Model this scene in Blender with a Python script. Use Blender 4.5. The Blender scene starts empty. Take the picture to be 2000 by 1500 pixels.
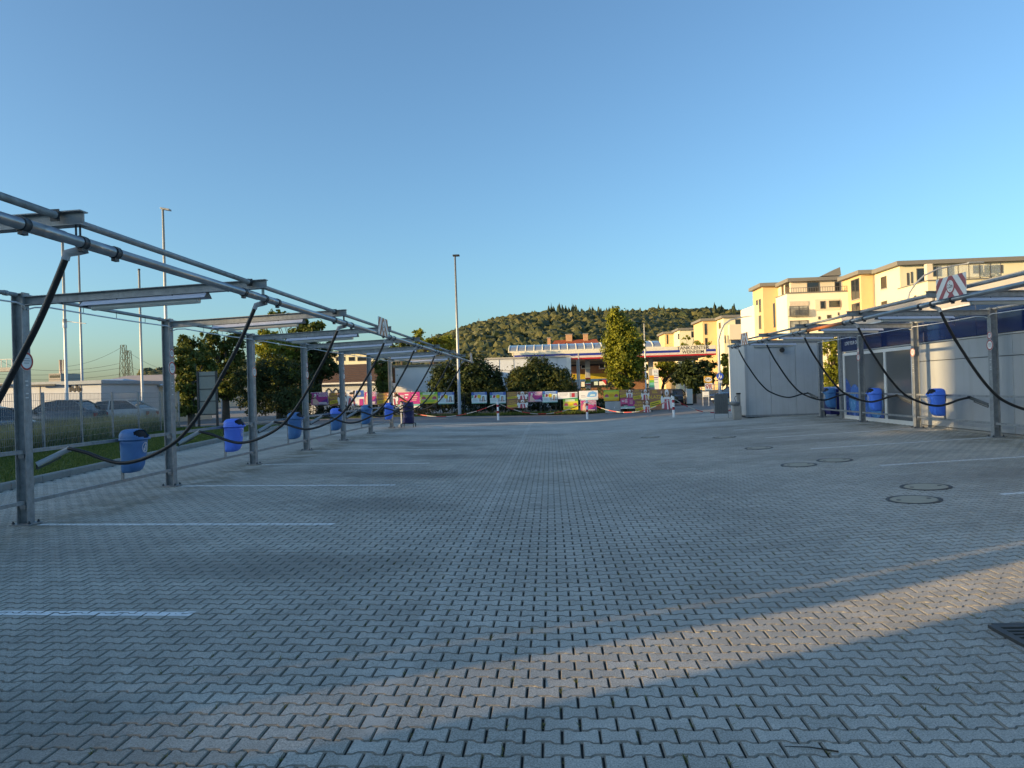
import bpy, bmesh, math, random
import numpy as np
from mathutils import Vector, Matrix
random.seed(7); RNG = np.random.default_rng(7)
sc = bpy.context.scene
COL = sc.collection
R = math.radians
# ------------------------------------------------------------------ camera
F = 1387.0; CH = 1.75
_roll, _pitch, _yaw = -0.0303, 0.0047, 0.0538
_f = Vector((-math.sin(_yaw)*math.cos(_pitch), math.cos(_yaw)*math.cos(_pitch), math.sin(_pitch)))
_r0 = Vector((math.cos(_yaw), math.sin(_yaw), 0)); _u0 = _r0.cross(_f)
_r = math.cos(_roll)*_r0 + math.sin(_roll)*_u0
_u = -math.sin(_roll)*_r0 + math.cos(_roll)*_u0
cam_data = bpy.data.cameras.new('camera'); cam = bpy.data.objects.new('camera', cam_data); COL.objects.link(cam)
cam_data.sensor_width = 36; cam_data.lens = 36*F/2000; cam_data.clip_end = 6000; cam_data.clip_start = 0.05
m = Matrix((_r, _u, -_f)).transposed().to_4x4(); m.translation = (0, 0, CH); cam.matrix_world = m
sc.camera = cam
# ------------------------------------------------------------------ sky and sun
SUN_AZ = 24.0; SUN_EL = 9.0
w = bpy.data.worlds.new('World'); sc.world = w; w.use_nodes = True
nt = w.node_tree; bg = nt.nodes['Background']
sky = nt.nodes.new('ShaderNodeTexSky'); sky.sky_type = 'NISHITA'; sky.sun_disc = False
sky.sun_elevation = R(SUN_EL); sky.sun_rotation = R(270-SUN_AZ); sky.altitude = 100
sky.air_density = 1.0; sky.dust_density = 1.8; sky.ozone_density = 6.6
nt.links.new(sky.outputs[0], bg.inputs[0]); bg.inputs[1].default_value = 0.15
sd = bpy.data.lights.new('sun', 'SUN'); sun = bpy.data.objects.new('sun', sd); COL.objects.link(sun)
sd.energy = 2.0; sd.angle = R(0.5); sd.color = (1.0, 0.86, 0.66)
SD = Vector((math.cos(R(SUN_AZ))*math.cos(R(SUN_EL)), math.sin(R(SUN_AZ))*math.cos(R(SUN_EL)), -math.sin(R(SUN_EL))))
sun.rotation_euler = SD.to_track_quat('-Z', 'Y').to_euler()
sc.view_settings.view_transform = 'Standard'; sc.view_settings.look = 'None'
sc.view_settings.exposure = 1.72; sc.view_settings.gamma = 1.0; sc.view_settings.use_white_balance = True; sc.view_settings.white_balance_temperature = 12500; sc.view_settings.white_balance_tint = 9; sc.view_settings.use_curve_mapping = False
sc.render.engine = 'CYCLES'
sc.render.resolution_x = 1024; sc.render.resolution_y = 768
# ------------------------------------------------------------------ positions
def ray(x, y): return _f + _r*((x-1000)/F) + _u*((750-y)/F)
def at(x, y, Y):
    d = ray(x, y); return Vector((0, 0, CH)) + d*(Y/d.y)
def atX(x, y, X):
    d = ray(x, y); return Vector((0, 0, CH)) + d*(X/d.x)
def gz(X):
    if X < 0: return -0.0181*max(X, -9.6)
    return 0.0 if X < 2.1666 else 0.038*(min(X, 9.9)-2.1666)
def gnd(x, y):
    z = 0.0
    for k in range(30):
        d = ray(x, y); p = Vector((0, 0, CH)) + d*((z-CH)/d.z); z = gz(p.x)
    return p
# ------------------------------------------------------------------ materials
def _ramp(n, a, b): n.color_ramp.elements[0].position = a; n.color_ramp.elements[1].position = b
MATS = {}
def mat(name, col, rough=0.6, metal=0.0, var=0.12, scale=6.0, bump=0.0, bscale=60.0, spec=0.5, dirt=0.0, dirtcol=(0.08, 0.07, 0.06), trans=0.0, emit=None, streak=0.0):
    if name in MATS: return MATS[name]
    m = bpy.data.materials.new(name); m.use_nodes = True
    t = m.node_tree; N = t.nodes; L = t.links; b = N['Principled BSDF']
    b.inputs['Roughness'].default_value = rough; b.inputs['Metallic'].default_value = metal
    b.inputs['Specular IOR Level'].default_value = spec
    if trans: b.inputs['Transmission Weight'].default_value = trans
    geo = N.new('ShaderNodeNewGeometry')
    nz = N.new('ShaderNodeTexNoise'); nz.inputs['Scale'].default_value = scale; nz.inputs['Detail'].default_value = 5; nz.inputs['Roughness'].default_value = 0.65
    L.new(geo.outputs['Position'], nz.inputs['Vector'])
    mr = N.new('ShaderNodeMapRange'); mr.inputs[1].default_value = 0.25; mr.inputs[2].default_value = 0.75
    mr.inputs[3].default_value = 1-var; mr.inputs[4].default_value = 1+var
    L.new(nz.outputs['Fac'], mr.inputs[0])
    mx = N.new('ShaderNodeMix'); mx.data_type = 'RGBA'; mx.blend_type = 'MULTIPLY'; mx.inputs[0].default_value = 1
    mx.inputs[6].default_value = (*col, 1); L.new(mr.outputs[0], mx.inputs[7])
    out = mx.outputs[2]
    if dirt:
        n2 = N.new('ShaderNodeTexNoise'); n2.inputs['Scale'].default_value = scale*0.35; n2.inputs['Detail'].default_value = 8; n2.inputs['Roughness'].default_value = 0.7
        if streak:
            vm = N.new('ShaderNodeVectorMath'); vm.operation = 'MULTIPLY'; vm.inputs[1].default_value = (streak, streak, 0.35); L.new(geo.outputs['Position'], vm.inputs[0]); L.new(vm.outputs[0], n2.inputs['Vector'])
        else: L.new(geo.outputs['Position'], n2.inputs['Vector'])
        r2 = N.new('ShaderNodeMapRange'); r2.inputs[1].default_value = 0.5; r2.inputs[2].default_value = 0.75; r2.inputs[3].default_value = 0; r2.inputs[4].default_value = dirt
        L.new(n2.outputs['Fac'], r2.inputs[0])
        m2 = N.new('ShaderNodeMix'); m2.data_type = 'RGBA'; L.new(r2.outputs[0], m2.inputs[0]); L.new(out, m2.inputs[6]); m2.inputs[7].default_value = (*dirtcol, 1)
        out = m2.outputs[2]
    L.new(out, b.inputs['Base Color'])
    r3 = N.new('ShaderNodeMapRange'); r3.inputs[3].default_value = max(0, rough-0.08); r3.inputs[4].default_value = min(1, rough+0.1)
    L.new(nz.outputs['Fac'], r3.inputs[0]); L.new(r3.outputs[0], b.inputs['Roughness'])
    if bump:
        nb = N.new('ShaderNodeTexNoise'); nb.inputs['Scale'].default_value = bscale; nb.inputs['Detail'].default_value = 4
        L.new(geo.outputs['Position'], nb.inputs['Vector'])
        bp = N.new('ShaderNodeBump'); bp.inputs['Strength'].default_value = bump; bp.inputs['Distance'].default_value = 0.01
        L.new(nb.outputs['Fac'], bp.inputs['Height']); L.new(bp.outputs[0], b.inputs['Normal'])
    if emit: b.inputs['Emission Color'].default_value = (*col, 1); b.inputs['Emission Strength'].default_value = emit
    MATS[name] = m; return m
def leafmat(name, c1, c2, tr=0.35):
    if name in MATS: return MATS[name]
    m = bpy.data.materials.new(name); m.use_nodes = True; t = m.node_tree; N = t.nodes; L = t.links
    b = N['Principled BSDF']; b.inputs['Roughness'].default_value = 0.55; b.inputs['Specular IOR Level'].default_value = 0.25
    a = N.new('ShaderNodeAttribute'); a.attribute_name = 'tint'
    mx = N.new('ShaderNodeMix'); mx.data_type = 'RGBA'; mx.inputs[6].default_value = (*c1, 1); mx.inputs[7].default_value = (*c2, 1)
    L.new(a.outputs['Fac'], mx.inputs[0]); L.new(mx.outputs[2], b.inputs['Base Color'])
    tl = N.new('ShaderNodeBsdfTranslucent'); L.new(mx.outputs[2], tl.inputs['Color'])
    ms = N.new('ShaderNodeMixShader'); ms.inputs[0].default_value = tr
    L.new(b.outputs[0], ms.inputs[1]); L.new(tl.outputs[0], ms.inputs[2]); L.new(ms.outputs[0], N['Material Output'].inputs['Surface'])
    MATS[name] = m; return m
def glassmat(name, col, rough=0.05, spec=0.8):
    return mat(name, col, rough, 0.0, 0.1, 0.6, spec=spec)
GALV = mat('galvanised_steel', (0.27, 0.29, 0.3), 0.5, 0.3, 0.3, 11, dirt=0.55, dirtcol=(0.15, 0.145, 0.135), streak=3)
GALVL = mat('bright_galvanised_pipe', (0.33, 0.35, 0.37), 0.3, 0.75, 0.2, 5, dirt=0.3, dirtcol=(0.18, 0.18, 0.18))
DARKST = mat('dark_steel', (0.05, 0.055, 0.06), 0.5, 0.4, 0.2)
RUBBER = mat('black_rubber', (0.012, 0.012, 0.013), 0.42, 0, 0.3, 20)
WHITEP = mat('white_plastic', (0.62, 0.63, 0.63), 0.4, 0, 0.08)
GREYP = mat('grey_plastic', (0.36, 0.38, 0.4), 0.4, 0, 0.1)
WHITE = mat('white_paint', (0.75, 0.75, 0.73), 0.5, 0, 0.06, 4)
BLACK = mat('black_paint', (0.012, 0.012, 0.014), 0.5)
REDP = mat('red_paint', (0.5, 0.02, 0.03), 0.45, 0, 0.1)
LAMPW = mat('lamp_reflector_white', (0.55, 0.58, 0.66), 0.35, 0, 0.06)
LAMPD = mat('lamp_diffuser', (0.62, 0.6, 0.55), 0.3, 0, 0.05)
PANEL = mat('light_grey_wall_panel', (0.38, 0.405, 0.42), 0.34, 0, 0.06, 1.5, dirt=0.4, dirtcol=(0.25, 0.25, 0.24), streak=9)
NAVY = mat('navy_fascia_gloss', (0.003, 0.02, 0.09), 0.12, 0, 0.15, 1.2)
DGLASS = glassmat('dark_window_glass', (0.02, 0.024, 0.028))
# ------------------------------------------------------------------ mesh building
ORG = {}
class MB:
    def __init__(s): s.v = []; s.f = []; s.mi = []; s.mats = []; s.cur = 0; s.sm = []; s.smooth = False
    def use(s, m, smooth=None):
        if m not in s.mats: s.mats.append(m)
        s.cur = s.mats.index(m)
        if smooth is not None: s.smooth = smooth
        return s
    def face(s, idx): s.f.append(tuple(idx)); s.mi.append(s.cur); s.sm.append(s.smooth)
    def add(s, vs, fs):
        o = len(s.v); s.v += [tuple(p) for p in vs]
        for f in fs: s.face([o+i for i in f])
        return s
    def box(s, a, b):
        x0, y0, z0 = a; x1, y1, z1 = b
        return s.add([(x0,y0,z0),(x1,y0,z0),(x1,y1,z0),(x0,y1,z0),(x0,y0,z1),(x1,y0,z1),(x1,y1,z1),(x0,y1,z1)],
              [(0,3,2,1),(4,5,6,7),(0,1,5,4),(1,2,6,5),(2,3,7,6),(3,0,4,7)])
    def bevbox(s, a, b, r=0.01):
        x0, y0, z0 = a; x1, y1, z1 = b
        pts = [(x0+r,y0),(x1-r,y0),(x1,y0+r),(x1,y1-r),(x1-r,y1),(x0+r,y1),(x0,y1-r),(x0,y0+r)]
        ins = [(x0+2*r,y0+r),(x1-2*r,y0+r),(x1-r,y0+2*r),(x1-r,y1-2*r),(x1-2*r,y1-r),(x0+2*r,y1-r),(x0+r,y1-2*r),(x0+r,y0+2*r)]
        rings = [[(*p, z0+r) for p in pts], [(*p, z1-r) for p in pts], [(*p, z1) for p in ins]]
        s.loft([[(*p, z0) for p in ins]]+rings, caps=True); return s
    def prism(s, poly, axis, a, b):
        # poly: 2D points; axis: 0 extrude along x (poly in y,z), 1 along y (poly in x,z), 2 along z
        def mk(p, t): return (t, p[0], p[1]) if axis == 0 else ((p[0], t, p[1]) if axis == 1 else (p[0], p[1], t))
        n = len(poly); vs = [mk(p, a) for p in poly]+[mk(p, b) for p in poly]
        fs = [tuple(range(n)), tuple(range(2*n-1, n-1, -1))]+[(i, n+i, n+(i+1) % n, (i+1) % n) for i in range(n)]
        return s.add(vs, fs)
    def loft(s, rings, caps=True, closed=True):
        o = len(s.v); n = len(rings[0])
        for r in rings: s.v += [tuple(p) for p in r]
        for k in range(len(rings)-1):
            for i in range(n if closed else n-1):
                j = (i+1) % n; s.face([o+k*n+i, o+k*n+j, o+(k+1)*n+j, o+(k+1)*n+i])
        if caps:
            s.face([o+i for i in range(n-1, -1, -1)]); s.face([o+(len(rings)-1)*n+i for i in range(n)])
        return s
    def tube(s, pts, r, n=10, caps=True):
        pts = [Vector(p) for p in pts]; rs = r if isinstance(r, (list, tuple)) else [r]*len(pts)
        up = None; rings = []
        for i, p in enumerate(pts):
            t = (pts[min(i+1, len(pts)-1)]-pts[max(i-1, 0)]).normalized()
            if up is None:
                up = Vector((0, 0, 1)) if abs(t.z) < 0.9 else Vector((1, 0, 0))
            a = t.cross(up).normalized(); up = a.cross(t).normalized()
            rings.append([p+a*(math.cos(2*math.pi*k/n)*rs[i])+up*(math.sin(2*math.pi*k/n)*rs[i]) for k in range(n)])
        sm = s.smooth; s.smooth = True
        o = len(s.v); s.loft(rings, caps=False); s.smooth = sm
        if caps:
            s.face([o+i for i in range(n)]); s.face([o+(len(rings)-1)*n+i for i in range(n-1, -1, -1)])
        return s
    def bar(s, a, b, w, h=None, up=(0, 0, 1)):
        a = Vector(a); b = Vector(b); h = h or w; t = (b-a).normalized(); up = Vector(up)
        if abs(t.dot(up)) > 0.95: up = Vector((1, 0, 0))
        x = t.cross(up).normalized(); y = x.cross(t).normalized()
        c = [x*(w/2)+y*(h/2), -x*(w/2)+y*(h/2), -x*(w/2)-y*(h/2), x*(w/2)-y*(h/2)]
        return s.loft([[a+q for q in c], [b+q for q in c]])
    def disc(s, c, nrm, r, th, n=20, ry=None):
        c = Vector(c); nrm = Vector(nrm).normalized(); up = Vector((0, 0, 1)) if abs(nrm.z) < 0.9 else Vector((0, 1, 0))
        x = up.cross(nrm).normalized(); y = nrm.cross(x); ry = ry or r
        ring = [c+x*(math.cos(2*math.pi*k/n)*r)+y*(math.sin(2*math.pi*k/n)*ry) for k in range(n)]
        return s.loft([[p-nrm*th for p in ring], ring])
    def quad(s, a, b, c, d): return s.add([a, b, c, d], [(0, 1, 2, 3)])
    def build(s, name, mt=None, parent=None, bevel=0.0):
        me = bpy.data.meshes.new(name)
        org = ORG.get(parent.name, Vector()) if parent else Vector()
        me.from_pydata([(p[0]-org.x, p[1]-org.y, p[2]-org.z) for p in s.v], [], s.f)
        ml = s.mats if s.mats else [mt]
        for x in ml: me.materials.append(x)
        if s.mats: me.polygons.foreach_set('material_index', s.mi)
        me.polygons.foreach_set('use_smooth', s.sm)
        me.update()
        o = bpy.data.objects.new(name, me); COL.objects.link(o)
        if parent: o.parent = parent; ORG[o.name] = org
        if bevel:
            md = o.modifiers.new('bevel', 'BEVEL'); md.width = bevel; md.segments = 2; md.limit_method = 'ANGLE'
        return o
def tag(o, label, cat, group=None, kind=None):
    if label: o['label'] = label
    if cat: o['category'] = cat
    if group: o['group'] = group
    if kind: o['kind'] = kind
    return o
def thing(name, label, cat, loc=(0, 0, 0), group=None):
    o = bpy.data.objects.new(name, None); COL.objects.link(o); o.location = loc; ORG[o.name] = Vector(loc); o.empty_display_size = 0.2
    return tag(o, label, cat, group)
def struct(o): o['kind'] = 'structure'; return o
def copy_tree(o, parent=None):
    c = o.copy(); COL.objects.link(c); c.parent = parent
    for ch in o.children: copy_tree(ch, c)
    return c
_tc = {}
def textmesh(s, size=1.0, font_bold=0.0):
    k = (s, font_bold)
    if k not in _tc:
        cu = bpy.data.curves.new('lettering_curve', 'FONT'); cu.body = s; cu.size = 1.0; cu.offset = font_bold; cu.align_x = 'CENTER'; cu.align_y = 'CENTER'; cu.resolution_u = 2
        ob = bpy.data.objects.new('lettering_tmp', cu); COL.objects.link(ob); bpy.context.view_layer.update()
        dg = bpy.context.evaluated_depsgraph_get(); me = bpy.data.meshes.new_from_object(ob.evaluated_get(dg))
        _tc[k] = ([tuple(v.co) for v in me.vertices], [tuple(p.vertices) for p in me.polygons])
        bpy.data.objects.remove(ob); bpy.data.curves.remove(cu); bpy.data.meshes.remove(me)
    v, f = _tc[k]; return [(a*size, b*size) for a, b, c in v], f
def put_text(mb, s, c, ux, uz, size, bold=0.0, stretch=1.0):
    v, f = textmesh(s, size, bold); c = Vector(c); ux = Vector(ux); uz = Vector(uz)
    return mb.add([c+ux*(a*stretch)+uz*b for a, b in v], f)
# ================================================================== ground
KX0, KY0, KS = -9.85, 12.1, -0.14
def kerb_x(Y): return KX0 + KS*(Y-KY0)
def pav_nodes(name, attr):
    m = bpy.data.materials.new(name); m.use_nodes = True; t = m.node_tree; N = t.nodes; L = t.links; b = N['Principled BSDF']
    b.inputs['Specular IOR Level'].default_value = 0.3
    geo = N.new('ShaderNodeNewGeometry'); sep = N.new('ShaderNodeSeparateXYZ'); L.new(geo.outputs['Position'], sep.inputs[0])
    def math_(op, a, bb=None, c=None):
        n = N.new('ShaderNodeMath'); n.operation = op
        for i, v in enumerate((a, bb, c)):
            if v is None: continue
            if isinstance(v, (int, float)): n.inputs[i].default_value = v
            else: L.new(v, n.inputs[i])
        return n.outputs[0]
    def noise(scale, detail=4, rough=0.6, vec=None):
        n = N.new('ShaderNodeTexNoise'); n.inputs['Scale'].default_value = scale; n.inputs['Detail'].default_value = detail; n.inputs['Roughness'].default_value = rough
        L.new(vec if vec else geo.outputs['Position'], n.inputs['Vector']); return n.outputs['Fac']
    def sstep(v, a, bb, o0=0.0, o1=1.0):
        n = N.new('ShaderNodeMapRange'); n.interpolation_type = 'SMOOTHSTEP'; L.new(v, n.inputs[0])
        n.inputs[1].default_value = a; n.inputs[2].default_value = bb; n.inputs[3].default_value = o0; n.inputs[4].default_value = o1; return n.outputs[0]
    def mixc(f, A, B, mode='MIX'):
        n = N.new('ShaderNodeMix'); n.data_type = 'RGBA'; n.blend_type = mode
        if isinstance(f, (int, float)): n.inputs[0].default_value = f
        else: L.new(f, n.inputs[0])
        for i, v in ((6, A), (7, B)):
            if isinstance(v, tuple): n.inputs[i].default_value = (*v, 1)
            else: L.new(v, n.inputs[i])
        return n.outputs[2]
    X, Y = sep.outputs[0], sep.outputs[1]
    if attr == 'geo':
        a = N.new('ShaderNodeAttribute'); a.attribute_name = 'tint'; tint = a.outputs['Fac']
    elif attr == 'obj':
        a = N.new('ShaderNodeObjectInfo'); tint = a.outputs['Random']
    else: tint = noise(9, 2)
    base = mixc(tint, (0.44, 0.4, 0.345), (0.54, 0.49, 0.425))
    grain = noise(110, 4, 0.85); base = mixc(1.0, base, sstep(grain, 0.3, 0.7, 0.5, 1.48), 'MULTIPLY')
    big = noise(0.32, 6, 0.6); base = mixc(1.0, base, sstep(big, 0.3, 0.7, 0.8, 1.12), 'MULTIPLY')
    med = noise(2.3, 6, 0.7); base = mixc(1.0, base, sstep(med, 0.3, 0.72, 0.87, 1.08), 'MULTIPLY')
    specks = noise(75, 2, 0.5); base = mixc(sstep(specks, 0.7, 0.74, 0, 0.7), base, (0.05, 0.048, 0.045))
    drip = noise(11, 3, 0.55); base = mixc(sstep(drip, 0.66, 0.72, 0, 0.3), base, (0.14, 0.125, 0.11))
    # oil and tyre stains at the mouths of the bays
    wob = math_('MULTIPLY', math_('SUBTRACT', noise(0.9, 3), 0.5), 2.4)
    for (cx, y0, per, rx, ry, s) in ((-2.9, 9.068-0.3, 3.6292, 1.5, 0.7, 0.45), (-5.0, 9.068+0.4, 3.6292, 1.2, 0.7, 0.22), (6.6, 16.585, 3.4259, 1.8, 0.6, 0.28)):
        yy = math_('SUBTRACT', math_('MODULO', math_('ADD', math_('SUBTRACT', Y, y0), per*20), per), per/2)
        dx = math_('DIVIDE', math_('ADD', math_('SUBTRACT', X, cx), wob), rx); dy = math_('DIVIDE', math_('ADD', yy, math_('MULTIPLY', wob, 0.3)), ry)
        rr = math_('ADD', math_('MULTIPLY', dx, dx), math_('MULTIPLY', dy, dy))
        base = mixc(sstep(rr, 0.0, 1.5, s, 0.0), base, (0.13, 0.115, 0.1))
    # grime along the post rows
    gn = sstep(noise(1.7, 6, 0.7), 0.38, 0.62)
    for c, wd in ((-6.75, 0.95), (9.9, 1.5)):
        d = math_('ABSOLUTE', math_('SUBTRACT', X, c)); f = math_('MULTIPLY', sstep(d, 0.15, wd, 0.75, 0.0), gn)
        base = mixc(f, base, (0.19, 0.16, 0.11))
    # pale wash-out beside each left post
    yy = math_('SUBTRACT', math_('MODULO', math_('ADD', math_('SUBTRACT', Y, 9.068-0.35), 3.6292*20.5), 3.6292), 1.8146)
    dx = math_('DIVIDE', math_('SUBTRACT', X, -5.9), 0.85); dy = math_('DIVIDE', yy, 0.42)
    rr = math_('ADD', math_('MULTIPLY', dx, dx), math_('MULTIPLY', dy, dy))
    base = mixc(math_('MULTIPLY', sstep(rr, 0.3, 1.3, 0.35, 0.0), sstep(med, 0.3, 0.6)), base, (0.5, 0.46, 0.4))
    # worn old stripe
    d = math_('ABSOLUTE', math_('ADD', X, 0.98)); f = math_('MULTIPLY', sstep(d, 0.05, 0.09, 0.45, 0.0), sstep(noise(3.1, 5, 0.7), 0.35, 0.6))
    base = mixc(f, base, (0.62, 0.58, 0.52))
    L.new(base, b.inputs['Base Color'])
    b.inputs['Roughness'].default_value = 0.8
    bp = N.new('ShaderNodeBump'); bp.inputs['Strength'].default_value = 0.5; bp.inputs['Distance'].default_value = 0.003
    L.new(grain, bp.inputs['Height']); L.new(bp.outputs[0], b.inputs['Normal'])
    return m
PAVG = pav_nodes('concrete_paver', 'geo'); PAVO = pav_nodes('concrete_paver_single', 'obj'); PAVF = pav_nodes('concrete_paving_far', 'far')
JEDGE = mat('paver_edge_shade_and_grime', (0.25, 0.225, 0.19), 0.95, 0, 0.35, 25)  # chamfer tone: edge grime plus joint shadow painted into the colour
SAND = mat('joint_sand', (0.035, 0.032, 0.028), 0.95, 0, 0.4, 12)
ASPH = mat('asphalt', (0.2, 0.19, 0.18), 0.85, 0, 0.22, 1.3, bump=0.4, bscale=150, dirt=0.3, dirtcol=(0.26, 0.25, 0.23))
SOIL = mat('soil', (0.07, 0.058, 0.04), 0.95, 0, 0.4, 2, dirt=0.6, dirtcol=(0.05, 0.06, 0.025))
CONC = mat('concrete', (0.3, 0.29, 0.27), 0.85, 0, 0.15, 3, bump=0.3, bscale=90, dirt=0.35, dirtcol=(0.16, 0.15, 0.13))
CONCW = mat('pale_concrete', (0.42, 0.4, 0.36), 0.85, 0, 0.15, 3, dirt=0.35, dirtcol=(0.2, 0.19, 0.17))
GRASSB = mat('grass_soil', (0.09, 0.13, 0.035), 0.95, 0, 0.35, 3, dirt=0.6, dirtcol=(0.13, 0.12, 0.05))
BRK = [-9.6, 0.0, 2.1666, 9.9]
def sheet(name, x0, x1, y0, y1, dz, mt, edge=None):
    xs = sorted({x0, x1, *[b for b in BRK if x0 < b < x1]}); mb = MB()
    for a, b in zip(xs[:-1], xs[1:]):
        mb.quad((a, y0, gz(a)+dz), (b, y0, gz(b)+dz), (b, y1, gz(b)+dz), (a, y1, gz(a)+dz))
    return struct(mb.build(name, mt))
terrain = struct(MB().add([(-3500, -400, -.4), (3500, -400, -.4), (3500, 5000, -.4), (-3500, 5000, -.4)], [(0, 1, 2, 3)]).build('terrain', SOIL))
street = sheet('street', -70, 45, 34.9, 43.7, -0.035, ASPH)
forecourt = struct(MB().add([(7.6, 43.7, .17), (60, 43.7, .25), (60, 60.2, -.17), (7.6, 60.2, -.17)], [(0, 1, 2, 3)]).build('station_road', ASPH))
def poly_sheet(name, pts, mt):
    return struct(MB().add(pts, [tuple(range(len(pts)))]).build(name, mt))
# bed below the pavers
mb = MB(); ys = [1.0, 9, 18, 26.0]
for ya, yb in zip(ys[:-1], ys[1:]):
    ka, kb = kerb_x(ya)-0.1, kerb_x(yb)-0.1
    xs = [None, -9.6 if ka < -9.6 else None, 0.0, 2.1666, 9.9, 10.45]
    prev = (ka, kb)
    for xx in (-6.0, 0.0, 2.1666, 9.9, 10.45):
        mb.quad((prev[0], ya, gz(prev[0])-0.016), (xx, ya, gz(xx)-0.016), (xx, yb, gz(xx)-0.016), (prev[1], yb, gz(prev[1])-0.016)); prev = (xx, xx)
paving = struct(mb.build('car_park_paving', SAND))
mb = MB()
for ya, yb in ((26.0, 30.0), (30.0, 34.3)):
    prev = (kerb_x(ya)-0.1, kerb_x(yb)-0.1)
    for xx in (-6.0, 0.0, 2.1666, 9.9, 14.0):
        mb.quad((prev[0], ya, gz(prev[0])-0.002), (xx, ya, gz(xx)-0.002), (xx, yb, gz(xx)-0.002), (prev[1], yb, gz(prev[1])-0.002)); prev = (xx, xx)
far_paving = mb.build('far_paving', PAVF, paving)
side_paving = sheet('forecourt_behind', -60, 30, -60, 1.0, -0.002, PAVF)
# ---- pavers
PX, PY, AMP = 0.19, 0.1285, 0.0105
JX, JY = 0.006, 0.0056
def outline(ins):
    Lx = PX/2-JX-ins; H = PY/2-JY-ins; f1 = 0.036; f2 = PX/2-f1
    top = [(-Lx, H+AMP), (-f2, H+AMP), (-f1, H-AMP), (f1, H-AMP), (f2, H+AMP), (Lx, H+AMP)]
    return top+[(x, -y) for x, y in reversed(top)]
O0 = outline(0.0); O1 = outline(0.0045)
O0 = O0[::-1]; O1 = O1[::-1]
NV = 12
tv_ch = np.array([(x, y, -0.03) for x, y in O0]+[(x, y, -0.0045) for x, y in O0]+[(x, y, 0.0) for x, y in O1])
def ring_faces(a, b): return [(a+i, a+(i+1) % NV, b+(i+1) % NV, b+i) for i in range(NV)]
tf_ch = ring_faces(0, 12)+ring_faces(12, 24)+[tuple(range(24, 36))]
tv_fl = np.array([(x, y, -0.02) for x, y in O1]+[(x, y, 0.0) for x, y in O1])
tf_fl = ring_faces(0, 12)+[tuple(range(12, 24))]
MANH = [(4.767, 9.697, 0.335), (5.396, 10.626, 0.335), (4.709, 13.90, 0.33), (5.522, 14.26, 0.33), (4.974, 17.43, 0.33), (5.02, 21.0, 0.33), (3.112, 22.72, 0.3)]
GRATE = (2.9, 4.42, 3.42, 4.97)
rr_, uu_, ff_ = np.array(_r), np.array(_u), np.array(_f)
def proj(P):
    d = P-np.array([0, 0, CH]); z = d@ff_
    return 1000+F*(d@rr_)/z, 750-F*(d@uu_)/z
gzv = np.vectorize(gz)
C = []
for j in range(-10, 180):
    yc = 3.435+j*PY
    if yc > 26.0: break
    x0, x1 = max(kerb_x(yc)+0.1, -0.86*yc-2.2), min(10.36, 0.76*yc+2.2)
    off = 0.005+(j % 2)*PX/2
    i0, i1 = math.ceil((x0-off)/PX), math.floor((x1-off)/PX)
    for i in range(i0, i1+1):
        xc = off+i*PX
        if any((xc-a)**2+(yc-b)**2 < (r-0.13)**2 for a, b, r in MANH): continue
        if GRATE[0]+0.1 < xc < GRATE[2]-0.1 and GRATE[1]+0.08 < yc < GRATE[3]-0.08: continue
        C.append((xc, yc))
C = np.array(C); NP_ = len(C)
Z = gzv(C[:, 0])+RNG.normal(0, 0.0009, NP_)
ROT = RNG.normal(0, 0.006, NP_); C[:, 0] += RNG.normal(0, 0.0008, NP_); C[:, 1] += RNG.normal(0, 0.0006, NP_)
TLX = RNG.normal(0, 0.005, NP_)+np.where(C[:, 0] < 0, -0.0181, np.where(C[:, 0] > 2.1666, 0.038, 0.0)); TLY = RNG.normal(0, 0.006, NP_)
TINT = np.clip(RNG.normal(0.5, 0.2, NP_), 0, 1)
px, py = proj(np.stack([C[:, 0], C[:, 1], Z], 1))
inframe = (px > 25) & (px < 1975) & (py < 1500)
order = np.argsort(np.where(inframe, -py, 1e9))
near = order[:300]; isnear = np.zeros(NP_, bool); isnear[near] = True
me_p = bpy.data.meshes.new('paver'); me_p.from_pydata([tuple(v) for v in tv_ch], [], tf_ch); me_p.materials.append(PAVO); me_p.materials.append(JEDGE); me_p.polygons.foreach_set('material_index', [0]*12+[1]*12+[0]); me_p.update()
for k in near:
    o = bpy.data.objects.new('paver', me_p); COL.objects.link(o); o.parent = paving
    o.location = (C[k, 0], C[k, 1], Z[k]); o.rotation_euler = (TLY[k], -TLX[k], ROT[k])
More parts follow.
